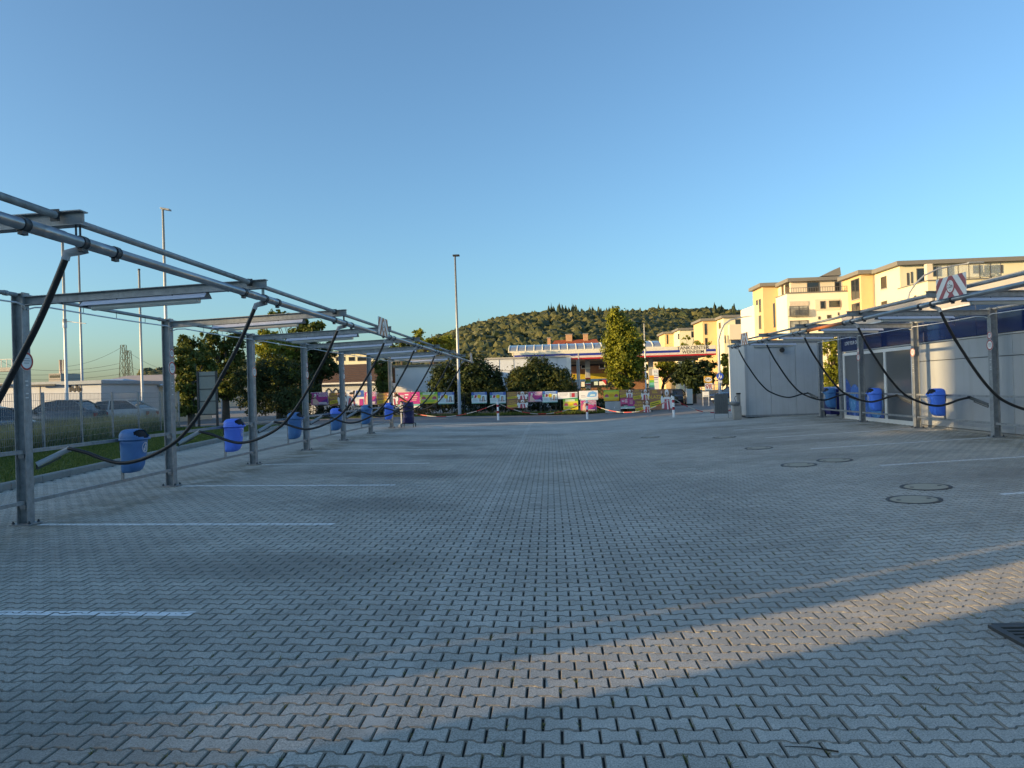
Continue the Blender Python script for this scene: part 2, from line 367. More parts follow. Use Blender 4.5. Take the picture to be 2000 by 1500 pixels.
def bulk(name, idx, tv, tf, mt, parent):
    n = len(idx); c, s = np.cos(ROT[idx]), np.sin(ROT[idx])
    x = tv[None, :, 0]*c[:, None]-tv[None, :, 1]*s[:, None]; y = tv[None, :, 0]*s[:, None]+tv[None, :, 1]*c[:, None]
    z = tv[None, :, 2]+Z[idx][:, None]+x*TLX[idx][:, None]+y*TLY[idx][:, None]
    V = np.stack([x+C[idx][:, None, 0], y+C[idx][:, None, 1], z], 2).reshape(-1, 3).astype(np.float32)
    fl = np.concatenate([np.array(f) for f in tf]); tot = np.array([len(f) for f in tf])
    me = bpy.data.meshes.new(name); me.vertices.add(len(V)); me.vertices.foreach_set('co', V.ravel())
    loops = (fl[None, :]+(np.arange(n)*len(tv))[:, None]).ravel().astype(np.int32)
    me.loops.add(len(loops)); me.loops.foreach_set('vertex_index', loops)
    tots = np.tile(tot, n); starts = np.concatenate([[0], np.cumsum(tots)[:-1]]).astype(np.int32)
    me.polygons.add(len(tots)); me.polygons.foreach_set('loop_start', starts)
    me.update(calc_edges=True); me.validate(); me.shade_flat()
    a = me.attributes.new('tint', 'FLOAT', 'POINT'); a.data.foreach_set('value', np.repeat(TINT[idx], len(tv)).astype(np.float32))
    me.materials.append(mt); me.materials.append(JEDGE)
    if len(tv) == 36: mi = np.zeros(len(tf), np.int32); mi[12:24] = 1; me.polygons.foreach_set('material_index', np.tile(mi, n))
    o = bpy.data.objects.new(name, me); COL.objects.link(o); o.parent = parent; o['kind'] = 'stuff'; return o
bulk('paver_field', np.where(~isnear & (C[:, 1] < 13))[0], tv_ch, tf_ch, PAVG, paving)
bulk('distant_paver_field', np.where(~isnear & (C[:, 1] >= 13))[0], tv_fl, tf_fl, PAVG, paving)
# ---- painted bay lines, split along the paver joints
LINEW = mat('line_paint', (0.85, 0.85, 0.83), 0.7, 0, 0.1, 14, dirt=0.35, dirtcol=(0.5, 0.48, 0.46))
def clip(poly, ax, lim, sgn):
    out = []
    for i in range(len(poly)):
        a, b = poly[i], poly[(i+1) % len(poly)]; da, db = sgn*(a[ax]-lim), sgn*(b[ax]-lim)
        if da >= 0: out.append(a)
        if da*db < 0:
            t = da/(da-db); out.append((a[0]+(b[0]-a[0])*t, a[1]+(b[1]-a[1])*t))
    return out
YL, DL, YR, DR = 9.068, 3.6292, 16.585, 3.4259
XL, XR = -7.0, 10.0
def bay_line(x0, x1, Y, wd=0.105):
    mb = MB(); y0, y1 = Y-wd/2, Y+wd/2
    if Y < 25.9:
        idx = np.where((C[:, 0] > x0-0.12) & (C[:, 0] < x1+0.12) & (C[:, 1] > y0-0.1) & (C[:, 1] < y1+0.1))[0]
        for k in idx:
            if random.random() < 0.0: continue
            p = [(x+C[k, 0], y+C[k, 1]) for x, y in O0]
            for ax, lim, sg in ((0, x0, 1), (0, x1, -1), (1, y0, 1), (1, y1, -1)):
                p = clip(p, ax, lim, sg)
                if len(p) < 3: break
            if len(p) < 3: continue
            mb.add([(a, b, Z[k]+(a-C[k, 0])*TLX[k]+(b-C[k, 1])*TLY[k]+0.0025) for a, b in p], [tuple(range(len(p)))])
    else:
        xs = sorted({x0, x1, *[b for b in BRK if x0 < b < x1]})
        for a, b in zip(xs[:-1], xs[1:]): mb.quad((a, y0, gz(a)+.004), (b, y0, gz(b)+.004), (b, y1, gz(b)+.004), (a, y1, gz(a)+.004))
    return mb.build('painted_line', LINEW, paving)
for i in range(-1, 7): bay_line(-6.8, -2.845, YL+i*DL-0.02)
for i in range(-2, 3): bay_line(5.88, 9.84, YR+i*DR-0.02)
# ---- manhole covers
IRON = mat('cast_iron', (0.09, 0.085, 0.08), 0.55, 0.5, 0.25, 30)
def manhole(x, y, r, label):
    z = gz(x); t = thing('manhole_cover', label, 'manhole', (x, y, z), 'manhole covers among the pavers')
    sx = 0.038
    mbf = MB()
    def rg(rad, dz): return [(x+rad*math.cos(a), y+rad*math.sin(a), z+rad*math.cos(a)*sx+dz) for a in [2*math.pi*k/40 for k in range(40)]]
    mbf.loft([rg(r, -0.03), rg(r, 0.007), rg(r-0.012, 0.007), rg(r-0.014, 0.001), rg(r-0.02, 0.001), rg(r-0.022, 0.008), rg(r-0.046, 0.008), rg(r-0.05, 0.002)], caps=False)
    mbf.build('frame', IRON, t)
    mbc = MB(); mbc.loft([rg(r-0.056, 0.0), rg(r-0.06, 0.0085)], caps=True); mbc.build('cover', mat('cover_concrete', (.43, .37, .28), .85, 0, .12, 8, dirt=.3, dirtcol=(.25, .22, .18)), t)
    for sx_ in (-1, 1): MB().disc((x+sx_*(r-0.14), y, z+sx_*(r-0.14)*sx+0.012), (0, 0, 1), 0.03, 0.006, 10).build('lifting_hole', BLACK, t)
for (x, y, r), lb in zip(MANH, ['nearest round manhole cover, concrete filled, with two dark lifting holes', 'round manhole cover just behind the nearest one', 'round manhole cover in the middle of the right half, left of a pair',
        'round manhole cover in the middle of the right half, right of a pair', 'lone round manhole cover beyond the second pair', 'small looking manhole cover before the container', 'faint flush manhole cover near the centre of the car park']):
    manhole(x, y, r, lb)
# ---- drain grate
x0, y0, x1, y1 = GRATE; zg = gz((x0+x1)/2)+0.004
t = thing('drain_grate', 'dark slotted iron drain grate at the right picture edge', 'drain', (x0, y0, zg))
mb = MB()
for a, b in (((x0, y0, zg-.04), (x1, y0+.05, zg+.008)), ((x0, y1-.05, zg-.04), (x1, y1, zg+.008)), ((x0, y0+.05, zg-.04), (x0+.05, y1-.05, zg+.008)), ((x1-.05, y0+.05, zg-.04), (x1, y1-.05, zg+.008))): mb.box(a, b)
mb.build('frame', IRON, t)
for k in range(9):
    yk = y0+.085+k*0.06; MB().box((x0+.05, yk, zg-.03), (x1-.05, yk+.028, zg+.004)).build('bar', IRON, t)
# ---- kerb strip at the street
for k in range(24):
    xa = -13.8+k*1.0
    MB().prism([(xa+.006, gz(xa)-.05), (xa+.994, gz(xa+1)-.05), (xa+.994, gz(xa+1)+.006), (xa+.006, gz(xa)+.006)], 1, 34.35, 34.85).build('kerb_slab', CONCW, street)
# ---- lawn kerb
ya, yb = 5.4, 32.6
kerb = struct(MB().loft([[(kerb_x(q)-.01, q, .02), (kerb_x(q)-.09, q, .02), (kerb_x(q)-.09, q, .2), (kerb_x(q)-.01, q, .2)] for q in (ya, yb)]).build('lawn_kerb', CONC))
for k in range(27):
    ya = 5.5+k*1.0; yb = ya+0.985; xa, xb = kerb_x(ya), kerb_x(yb)
    MB().loft([[(xa, ya, .06), (xa-.1, ya, .06), (xa-.1, ya, .30), (xa-.02, ya, .30), (xa, ya, .275)], [(xb, yb, .06), (xb-.1, yb, .06), (xb-.1, yb, .30), (xb-.02, yb, .30), (xb, yb, .275)]]).build('kerb_stone', CONC, kerb)
# ---- lawn
def fence_x(Y): return -14.35-0.19*(Y-15.0)
mb = MB()
ys = list(np.linspace(5.0, 33.5, 12))
for ya, yb in zip(ys[:-1], ys[1:]):
    mb.quad((fence_x(ya)-1.5, ya, .27), (kerb_x(ya)-.09, ya, .265), (kerb_x(yb)-.09, yb, .265), (fence_x(yb)-1.5, yb, .27))
lawn = struct(mb.build('lawn', GRASSB))
def grass(name, pts, h, wd, mt, spread=0.6):
    n = len(pts); a = RNG.uniform(0, 2*np.pi, n); hh = h*RNG.uniform(0.5, 1.3, n); ln = RNG.normal(0, spread, (n, 2))*hh[:, None]
    w_ = wd*RNG.uniform(0.7, 1.3, n); dx, dy = np.cos(a)*w_, np.sin(a)*w_
    P = np.asarray(pts); V = np.zeros((n, 3, 3), np.float32)
    V[:, 0] = P+np.stack([dx, dy, 0*dx], 1); V[:, 1] = P-np.stack([dx, dy, 0*dx], 1); V[:, 2] = P+np.stack([ln[:, 0], ln[:, 1], hh], 1)
    me = bpy.data.meshes.new(name); me.vertices.add(3*n); me.vertices.foreach_set('co', V.ravel()); me.loops.add(3*n); me.loops.foreach_set('vertex_index', np.arange(3*n, dtype=np.int32))
    me.polygons.add(n); me.polygons.foreach_set('loop_start', np.arange(0, 3*n, 3, dtype=np.int32)); me.update(calc_edges=True)
    at_ = me.attributes.new('tint', 'FLOAT', 'POINT'); at_.data.foreach_set('value', np.repeat(np.clip(RNG.normal(.4, .25, n), 0, 1), 3).astype(np.float32))
    me.materials.append(mt); o = bpy.data.objects.new(name, me); COL.objects.link(o); return o
GRM = leafmat('grass_blades', (0.07, 0.13, 0.025), (0.2, 0.22, 0.06), .35)
DRY = leafmat('dry_grass', (0.2, 0.19, 0.07), (0.5, 0.42, 0.22), .35)
n = 60000; Yg = 9+24.5*RNG.random(n)**0.8; u = RNG.random(n); Xg = np.array([kerb_x(y)-.1 for y in Yg])*(1-u)+np.array([fence_x(y)-1.0 for y in Yg])*u
tag(grass('lawn_grass', np.stack([Xg, Yg, np.full(n, .265)], 1), 0.075, 0.012, GRM), 'short green lawn between the kerb and the mesh fence', 'grass', kind='stuff')
n = 17000; Yg = 14+19*RNG.random(n); Xg = np.array([fence_x(y) for y in Yg])-0.2-2.4*RNG.random(n)**1.3
msk = (np.sin(Yg*1.7)+np.sin(Yg*0.9+1)+RNG.normal(0, .6, n)) > -0.3; Xg, Yg = Xg[msk], Yg[msk]
tag(grass('tall_weeds', np.stack([Xg, Yg, np.full(len(Xg), .2)], 1), 0.8, 0.014, DRY, .25), 'tall dry weeds growing behind the mesh fence', 'weeds', kind='stuff')
n = 6000; Yg = 13+20*RNG.random(n); Xg = np.array([fence_x(y) for y in Yg])-0.1-1.6*RNG.random(n)
tag(grass('green_weeds', np.stack([Xg, Yg, np.full(n, .2)], 1), 0.55, 0.02, GRM, .3), 'dark green weeds at the foot of the mesh fence', 'weeds', kind='stuff')
# weeds in the joints
pts = []
for k in range(420):
    y = 2.9+RNG.random()**1.5*5; j = round((y-3.435)/PY); x = -2.6+RNG.random()*7.5; i = round((x-(0.005+(j % 2)*PX/2))/PX-0.5)+0.5
    jx = 0.005+(j % 2)*PX/2+i*PX; jy = 3.435+j*PY+RNG.normal(0, .03)
    for q in range(RNG.integers(2, 9)): pts.append((jx+RNG.normal(0, .004), jy+RNG.normal(0, .012), gz(jx)-.008))
tag(grass('joint_weeds', pts, 0.022, 0.003, leafmat('joint_weed_leaves', (0.1, 0.12, 0.03), (0.35, 0.3, 0.12), .3), .8), 'tiny weeds sprouting from the paver joints', 'weeds', kind='stuff')
# ================================================================== vacuum canopies
def hsec_x(h, b, tf, tw):   # flanges face +-x, section in the x,y plane
    return [(-h/2, -b/2), (-h/2+tf, -b/2), (-h/2+tf, -tw/2), (h/2-tf, -tw/2), (h/2-tf, -b/2), (h/2, -b/2), (h/2, b/2), (h/2-tf, b/2), (h/2-tf, tw/2), (-h/2+tf, tw/2), (-h/2+tf, b/2), (-h/2, b/2)]
def beam_sec(h, b, tf, tw):  # flanges top and bottom, section in the y,z plane
    return [(-b/2, -h/2), (b/2, -h/2), (b/2, -h/2+tf), (tw/2, -h/2+tf), (tw/2, h/2-tf), (b/2, h/2-tf), (b/2, h/2), (-b/2, h/2), (-b/2, h/2-tf), (-tw/2, h/2-tf), (-tw/2, -h/2+tf), (-b/2, -h/2+tf)]
RUST = mat('orange_brown_pipe', (0.42, 0.13, 0.045), 0.5, 0, 0.2, 12)
STICK = mat('sticker_white', (0.62, 0.64, 0.64), 0.5)
def canopy(label, X, sgn, y0, dy, i0, i1, xtip, ztop, rail_z, pipe_z, xpipe, slope, pipe_ends, rust=None):
    # sgn: +1 when the beams point to +x
    gzp = gz(X); t = thing('vacuum_canopy', label, 'steel canopy', (X, y0, gzp))
    for i in range(i0, i1+1):
        Y = y0+i*dy
        po = MB().prism([(X+a, Y+b) for a, b in hsec_x(0.15, 0.13, 0.012, 0.009)], 2, gzp+.018, ztop).build('post', GALV, t)
        bp = MB().box((X-.14, Y-.12, gzp+.003), (X+.14, Y+.12, gzp+.02)).build('base_plate', GALV, po)
        for sx in (-1, 1):
            for sy in (-1, 1):
                MB().tube([(X+sx*.11, Y+sy*.085, gzp+.02), (X+sx*.11, Y+sy*.085, gzp+.035), (X+sx*.11, Y+sy*.085, gzp+.037), (X+sx*.11, Y+sy*.085, gzp+.055)], [.02, .02, .011, .011], 6).build('anchor_bolt', DARKST, po)
        mb = MB()   # stiffeners and cap
        for zz in (ztop-.022, ztop-.14): mb.box((X-.062, Y-.062, zz), (X+.062, Y+.062, zz+.008))
        mb.box((X+sgn*.076 if sgn > 0 else X-.088, Y-.06, ztop-.17), (X+.088 if sgn > 0 else X-.076, Y+.06, ztop+.0))
        mb.build('head_plate', GALV, po)
        xr, xt = X+sgn*.09, xtip; zc0 = ztop-.11; zc1 = zc0+slope
        sec = beam_sec(.115, .1, .009, .007)
        be = MB().loft([[(xr, Y+a, zc0+b) for a, b in sec], [(xt, Y+a, zc1+b) for a, b in sec]]).build('beam', GALV, t)
        # clamp plates for the top tube, hanger rods to the suction pipe
        xc = xpipe-sgn*.15
        for q in (-.062, .053): MB().box((xc-.036, Y+q, zc1-.03), (xc+.036, Y+q+.009, zc1+.065)).build('clamp_plate', DARKST, be)
        for q in (-.05, .0): MB().tube([(xpipe, Y+q+.02, zc1-.05), (xpipe, Y+q+.02, pipe_z+.03)], .008, 6).build('hanger_rod', DARKST, be)
        for k in range(4): MB().tube([(X+sgn*(.6+k*.75), Y-.03, zc0-.055+slope*(.6+k*.75)/3.3), (X+sgn*(.6+k*.75), Y-.03, zc0-.075+slope*(.6+k*.75)/3.3)], .012, 6).build('bolt', DARKST, be)
        if i < i1:
            Yn = Y+dy
            tt = MB(); tt.tube([(xc, Y+.062, zc1+.02), (xc, Yn-.062, zc1+.02)], .03, 12); tp = tt.build('top_tube', GALV, t)
            for q in (Y+.085, Yn-.085): MB().tube([(xc, q-.022, zc1+.02), (xc, q+.022, zc1+.02)], .042, 12).build('collar', DARKST, tp)
            xh = X-sgn*.0; hp = MB().tube([(xh, Y+.07, ztop-.03), (xh, Yn-.07, ztop-.03)], .028, 10).build('head_tube', GALV, t)
            for q in (.12, .93): MB().tube([(xh, Y+dy*q-.03, ztop-.03), (xh, Y+dy*q+.03, ztop-.03)], .036, 10).build('collar', GALV, hp)
            cx = X+sgn*.18; pts = [(X+sgn*.08, Y+.02, ztop-.22), (cx-sgn*.05, Y+.1, ztop-.185), (cx, Y+.3, ztop-.165)]+[(cx, Y+.3+(dy-.6)*k/6, ztop-.165-.012*math.sin(math.pi*k/6)) for k in range(1, 7)]+[(cx-sgn*.05, Yn-.1, ztop-.185), (X+sgn*.08, Yn-.02, ztop-.22)]
            cd = MB().tube(pts, .011, 6).build('cable_conduit', WHITEP, t)
            for q in (.28, .5, .72): MB().bar((cx, Y+dy*q, ztop-.175), (cx, Y+dy*q, ztop-.06), .006).build('conduit_hanger', DARKST, cd)
            for zr in rail_z: MB().box((X+sgn*.02-.02, Y+.066, zr-.05), (X+sgn*.02+.02, Yn-.066, zr)).build('rail', GALV, t)
            bm = Y+2.05/3.63*dy
            MB().box((X+sgn*.045, bm-.02, rail_z[1]), (X+sgn*.05+sgn*.03, bm+.02, rail_z[0]+.02) if sgn > 0 else (X-.045+.0, bm+.02, rail_z[0]+.02)).build('bin_upright', GALV, t) if sgn > 0 else MB().box((X-.08, bm-.02, rail_z[1]), (X-.045, bm+.02, rail_z[0]+.02)).build('bin_upright', GALV, t)
        for zr in rail_z:
            MB().box((X-.03 if sgn > 0 else X-.05, Y-.066, zr-.11), (X+.05 if sgn > 0 else X+.03, Y-.008, zr-.052)).build('rail_bracket', GALVL, po)
        mb = MB()
        for k in range(5):
            if (i*3+k) % 4 != 2: mb.box((X+sgn*.0755 if sgn > 0 else X-.0775, Y-.045+.01*(k % 2), ztop-1.18-k*.055), (X+.0775 if sgn > 0 else X-.0755, Y+.01, ztop-1.165-k*.055))
        mb.build('scale_sticker', STICK, po)
    # suction pipe, in lengths with sleeves
    ya, yb = pipe_ends; pipe = None
    for i in range(i0-1, i1+1):
        a = max(ya, y0+i*dy+.02); b = min(yb, y0+(i+1)*dy+.02)
        if b <= a: continue
        mt = RUST if rust is not None and i == rust else GALVL
        if mt is RUST:
            MB().tube([(xpipe, a+.45, pipe_z), (xpipe, b-.62, pipe_z)], .042, 14).build('suction_pipe', RUST, t)
            MB().tube([(xpipe, a, pipe_z), (xpipe, a+.45, pipe_z)], .042, 14).build('suction_pipe', GALVL, t)
            p = MB().tube([(xpipe, b-.62, pipe_z), (xpipe, b, pipe_z)], .042, 14).build('suction_pipe', GALVL, t)
        else: p = MB().tube([(xpipe, a, pipe_z), (xpipe, b, pipe_z)], .042, 14).build('suction_pipe', GALVL, t)
        for q in (a+.02, a+.45, b-.62):
            mb = MB(); mb.tube([(xpipe, q-.03, pipe_z), (xpipe, q+.03, pipe_z)], .053, 14); mb.box((xpipe-.018, q-.03, pipe_z-.075), (xpipe+.018, q+.03, pipe_z-.045)); mb.build('sleeve', DARKST, p)
        for qa, qb in ((a+.06, a+.4), (b-.58, b-.2)): MB().tube([(xpipe, qa, pipe_z), (xpipe, qb, pipe_z)], .047, 14).build('coupling', GALVL, p)
    return t
canL = canopy('long galvanised steel frame of vacuum bays on the left side', XL, 1, YL, DL, -1, 6, -3.65, 3.2, (1.118, 0.45), 3.01, -3.70, 0.105, (2.6, 34.2))
canR = canopy('shorter galvanised steel frame of vacuum bays in front of the wash hall', XR, -1, YR, DR, -2, 3, 6.80, 3.22, (1.242, 0.63), 3.03, 6.93, 0.085, (8.2, 27.1), rust=0)
MB().tube([(-3.85, 2.6, 3.215), (-3.85, YL-DL-.062, 3.215)], .03, 12).build('top_tube', GALV, canL)
# ---- strip lights under the beams
def lamp_proto():
    t = thing('strip_light', None, 'light'); L_ = 1.68
    prof = [(-.1, -.015), (-.03, .05), (.03, .05), (.1, -.015), (.094, -.019), (.026, .04), (-.026, .04), (-.094, -.019)]
    MB().prism(prof, 0, -L_/2, L_/2).build('reflector', LAMPW, t)
    for s in (-1, 1): MB().prism([(-.1, -.017), (-.03, .052), (.03, .052), (.1, -.017)], 0, s*(L_/2+.002), s*(L_/2+.008)).build('end_cap', DARKST, t)
    MB().loft([[(x, -.045, -.005), (x, .045, -.005), (x, .05, -.05), (x, .03, -.075), (x, -.03, -.075), (x, -.05, -.05)] for x in (-L_/2+.12, L_/2-.12)]).build('diffuser', LAMPD, t)
    mb = MB()
    for s in (-.5, .5): mb.bar((s, 0, .045), (s, 0, .062), .03)
    mb.build('mount', DARKST, t)
    return t
lp = lamp_proto(); first = True
def put_lamp(x, y, z, tilt, label):
    global first
    o = lp if first else copy_tree(lp); first = False
    o.location = (x, y, z); o.rotation_euler = (0, tilt, 0); o['label'] = label; o['group'] = 'strip lights under the canopy beams'
ords = ['first', 'second', 'third', 'fourth', 'fifth', 'sixth', 'seventh', 'eighth']
for i in range(0, 7):
    put_lamp(-5.28, YL+i*DL, 3.03, -0.032, 'white strip light under the %s beam from the front, left canopy' % ords[i])
for k, i in enumerate(range(-1, 4)):
    put_lamp(8.3, YR+i*DR, 3.04, 0.026, 'white strip light under the %s beam from the front, right canopy' % ords[k])
# ---- litter bins
BLUE_A = mat('bin_faded_blue', (0.004, 0.17, 0.4), 0.5, 0, 0.14, 7, dirt=.25, dirtcol=(.05, .16, .28)); BLUE_B = mat('bin_royal_blue', (0.002, 0.2, 0.82), 0.45, 0, 0.06, 5)
HOLE = mat('bin_opening_black', (0.008, 0.008, 0.012), 0.8)
def bin_proto(body, lid):
    t = thing('litter_bin', None, 'bin')   # local: front faces +x, back plane at x=0, top of lid z=0.70
    N_ = 36
    def ring(w, d0, d1, z, rnd=0.5):
        pts = []
        for k in range(N_):
            a = 2*math.pi*k/N_; c, s = math.cos(a), math.sin(a)
            e = 2/2.9; cx = math.copysign(abs(c)**e, c); sy = math.copysign(abs(s)**e, s)
            x = (d1*cx) if c > 0 else (d0*cx); pts.append((x, w*sy, z))
        return pts
    def shift(r, dx): return [(x+dx, y, z) for x, y, z in r]
    rings = [shift(ring(.10, .1, .06, .0), .115), shift(ring(.135, .125, .1, .012), .13), shift(ring(.155, .14, .13, .05), .145), shift(ring(.165, .15, .155, .12), .155),
             shift(ring(.178, .155, .18, .3), .16), shift(ring(.19, .158, .195, .47), .163), shift(ring(.195, .16, .2, .525), .165)]
    b = MB(); b.smooth = True; b.loft(rings, caps=True); bo = b.build('body', body, t)
    lip = MB(); lip.smooth = True
    lip.loft([shift(ring(.195, .16, .2, .525), .165), shift(ring(.222, .172, .232, .525), .167), shift(ring(.226, .174, .236, .54), .167), shift(ring(.215, .17, .222, .553), .167)], caps=False)
    lip.build('rim', lid, t)
    M_ = 14; dome = MB(); dome.smooth = True; grid = []
    for j in range(M_+1):
        q = j/M_; sc_ = math.cos(q*math.pi/2)**0.55; zz = .553+.147*math.sin(q*math.pi/2)**0.9
        grid.append([(x, y, z) for x, y, z in shift(ring(.213*sc_+.0005, .168*sc_, .22*sc_*1.0, zz), .167-.02*q)])
    o = 0
    for r_ in grid: dome.v += r_
    for j in range(M_):
        for k in range(N_):
            a = 2*math.pi*(k+.5)/N_; a = (a+math.pi) % (2*math.pi)-math.pi; q = (j+.5)/M_
            if (a/1.02)**2+((q-.36)/.33)**2 < 1: continue
            k2 = (k+1) % N_; dome.face([j*N_+k, j*N_+k2, (j+1)*N_+k2, (j+1)*N_+k])
    dome.face([M_*N_+k for k in range(N_)])
    ld = dome.build('lid', lid, t)
    inn = MB(); inn.smooth = True
    inn.loft([[(.165+(x-.165)*.86, y*.86, z-.012) for x, y, z in r_] for r_ in grid[:-2]]+[[(.165+(x-.165)*.86, y*.86, .655) for x, y, z in grid[-2]]], caps=True)
    inn.build('opening', HOLE, ld)
    # round litter emblem on the front
    def fx(y, z):
        return .365+.005-.0*z - (abs(y)/.2)**2.4*.05-(0.47-z)*.06*(1 if z < .47 else 0)
    em = MB(); n = 28
    def P(a, r): y, z = r*math.cos(a), .40+r*1.05*math.sin(a); return (fx(y, z)+.003, y, z)
    for k in range(n):
        a0, a1 = 2*math.pi*k/n, 2*math.pi*(k+1)/n; em.add([P(a0, .068), P(a1, .068), P(a1, .078), P(a0, .078)], [(0, 1, 2, 3)])
    def poly(ps): em.add([(fx(y, z+.4)+.003, y, z+.4) for y, z in ps], [tuple(range(len(ps)))])
    poly([(.012+.013*math.cos(a), .05+.013*math.sin(a)) for a in [2*math.pi*k/10 for k in range(10)]])
    poly([(.0, .034), (.03, .036), (.034, -.01), (.028, -.055), (.012, -.055), (.008, -.01)]); poly([(.0, .034), (-.03, .012), (-.026, .004), (.004, .02)])
    poly([(-.045, -.005), (-.012, -.005), (-.016, -.055), (-.041, -.055)])
    em.build('litter_emblem', STICK, t)
    MB().box((-.03, -.06, .36), (.012, .06, .5)).build('bracket', DARKST, t)
    return t
def fix_bins():
    protos = {}
    def put(kind, mats, x, y, z, rz, label):
        if kind not in protos: o = protos[kind] = bin_proto(*mats)
        else: o = copy_tree(protos[kind])
        o.location = (x, y, z); o.rotation_euler = (0, 0, rz); o['label'] = label; o['group'] = 'blue litter bins on the canopy rails'
    kA, kB, kC = ('A', (BLUE_A, BLUE_A)), ('B', (BLUE_B, BLUE_B)), ('C', (BLUE_A, BLUE_B))
    seq = [(kA, 'faded blue litter bin on the left rail, nearest to the camera'), (kB, 'bright blue litter bin on the left rail, second from the front'), (kA, 'faded blue litter bin on the left rail, third from the front'),
           (kC, 'faded blue litter bin with a bright blue lid on the left rail'), (kA, 'faded blue litter bin on the left rail, fifth from the front'), (kB, 'bright blue litter bin on the left rail, farthest from the camera')]
    for i, (k, lb) in enumerate(seq): put(*k, XL+.085, YL+(i+2.05/3.63)*DL, .565, 0.0, lb)
    for i, k, lb in ((0, kB, 'bright blue litter bin before the grey wall panels on the right'), (1, kB, 'bright blue litter bin before the glass front with bubbles'), (2, kA, 'faded blue litter bin beside the wheeled bin on the right')):
        put(*k, XR-.085, YR+(i+2.05/3.63)*DR, .70, math.pi, lb)
fix_bins()
# ---- vacuum hoses
HOLD = mat('holder_dark_grey', (.09, .1, .1), .45)
def hose(X, sgn, Y, xtip, zt, label, sag=0.0, hz=0.0):
    t = thing('vacuum_hose', label, 'hose', (X+sgn*.2, Y, .8), 'black suction hoses hanging from the canopies')
    T = [(0.42, 1.094), (.67, 1.035), (.92, .945), (1.165, .889), (1.42, .915), (1.664, .994), (1.9, 1.105), (2.094, 1.243), (2.32, 1.49), (2.531, 1.778), (2.73, 2.09), (2.91, 2.381), (3.07, 2.68), (3.19, 2.925)]
    pts = []
    for k, (dx, z) in enumerate(T):
        f = dx/3.2; x = X+sgn*dx*(abs(xtip-X)/3.30); s_ = math.sin(min(1, max(0, (dx-.42)/2.6))*math.pi)
        pts.append((x, Y+.33*(1-f)+.02+sag*.25*s_, z+hz*(1-f)+sag*s_))
    pts = [(X+sgn*.34, Y+.36, 1.072+hz), (X+sgn*.38, Y+.355, 1.093+hz)]+pts
    # smooth
    P = [Vector(p) for p in pts]; S = []
    for i in range(len(P)-1):
        p0, p1, p2, p3 = P[max(i-1, 0)], P[i], P[i+1], P[min(i+2, len(P)-1)]
        for q in range(4):
            u_ = q/4; S.append(0.5*((2*p1)+(p2-p0)*u_+(2*p0-5*p1+4*p2-p3)*u_*u_+(3*p1-p0-3*p2+p3)*u_**3))
    S.append(P[-1]); MB().tube(S, .026, 10).build('hose_pipe', RUBBER, t)
    a = P[-1]; b = Vector((xtip, Y+.1, zt-.04))
    mb = MB(); mb.tube([a-Vector((sgn*.02, 0, .05)), a, a+(b-a)*.55, b], [.031, .033, .036, .036], 12); mb.build('elbow', GREYP, t)
    h0 = Vector((X+sgn*.08, Y+.12, .905+hz)); h1 = Vector((X+sgn*.36, Y+.37, 1.085+hz))
    mb = MB(); mb.tube([h0, h1], .036, 12); ho = mb.build('holder_tube', GREYP if sgn > 0 else HOLD, t)
    MB().tube([h1, h1+(h1-h0)*.03], .041, 12).build('collar', WHITEP, ho)
    dn = Vector((0, 0, -.06))
    mb = MB(); mb.bar(h0+dn, h0+(h1-h0)*.75+dn, .012, .02); mb.bar(h0+dn, h0, .015); mb.bar(h0+(h1-h0)*.7+dn, h0+(h1-h0)*.7, .012); mb.build('bracket', DARKST, ho)
    return t
for k, i in enumerate(range(-1, 7)):
    hose(XL, 1, YL+i*DL, -3.70, 3.01, 'black vacuum hose of the %s bay from the front, left canopy' % ords[k], sag=[0, 0, -.02, .02, -.03, .0, .03, .0][k])
for k, i in enumerate(range(-1, 4)):
    hose(XR, -1, YR+i*DR, 6.93, 3.03, 'black vacuum hose of the %s bay from the front, right canopy' % ords[k], sag=[.06, .08, .1, .08, .12][k], hz=.12)
# ---- round notice signs on the posts
def round_sign(X, sgn, Y, z, r, label, ringc=REDP):
    t = thing('round_sign', label, 'sign', (X, Y, z), 'round notice signs on the canopy posts')
    MB().disc((X, Y, z), (sgn, 0, 0), r, .004, 24).build('plate', WHITE, t)
    mb = MB(); n = 28
    for k in range(n):
        a0, a1 = 2*math.pi*k/n, 2*math.pi*(k+1)/n
        P = lambda a, q: (X+sgn*.003, Y+q*math.cos(a), z+q*math.sin(a))
        f = [P(a0, r*.76), P(a1, r*.76), P(a1, r*.96), P(a0, r*.96)]
        mb.add(f if sgn > 0 else f[::-1], [(0, 1, 2, 3)])
    mb.build('red_ring', ringc, t)
    mb = MB()
    for q, wd in ((.28, .42), (.05, .5), (-.2, .36)):
        mb.box((X+sgn*.0025 if sgn > 0 else X-.0035, Y-r*wd, z+r*q-.006), (X+.0035 if sgn > 0 else X-.0025, Y+r*wd, z+r*q+.008))
    mb.build('small_print', GREYP, t)
ORG_ = mat('orange_red_paint', (0.62, 0.13, 0.06), 0.5)
for i, kinds in enumerate(['b', 'sb', 'o', 'sb', 'sb', 'sb', 'b']):
    Y = YL+i*DL-.02
    for k in kinds:
        if k == 's': round_sign(XL+.082, 1, Y, 2.562, .083, 'small round white sign above the notice on the %s left post' % ords[i])
        else: round_sign(XL+.082, 1, Y, 2.29, .125, ('round notice sign with an orange rim on the %s left post' if k == 'o' else 'round red rimmed notice sign on the %s left post') % ords[i], ORG_ if k == 'o' else REDP)
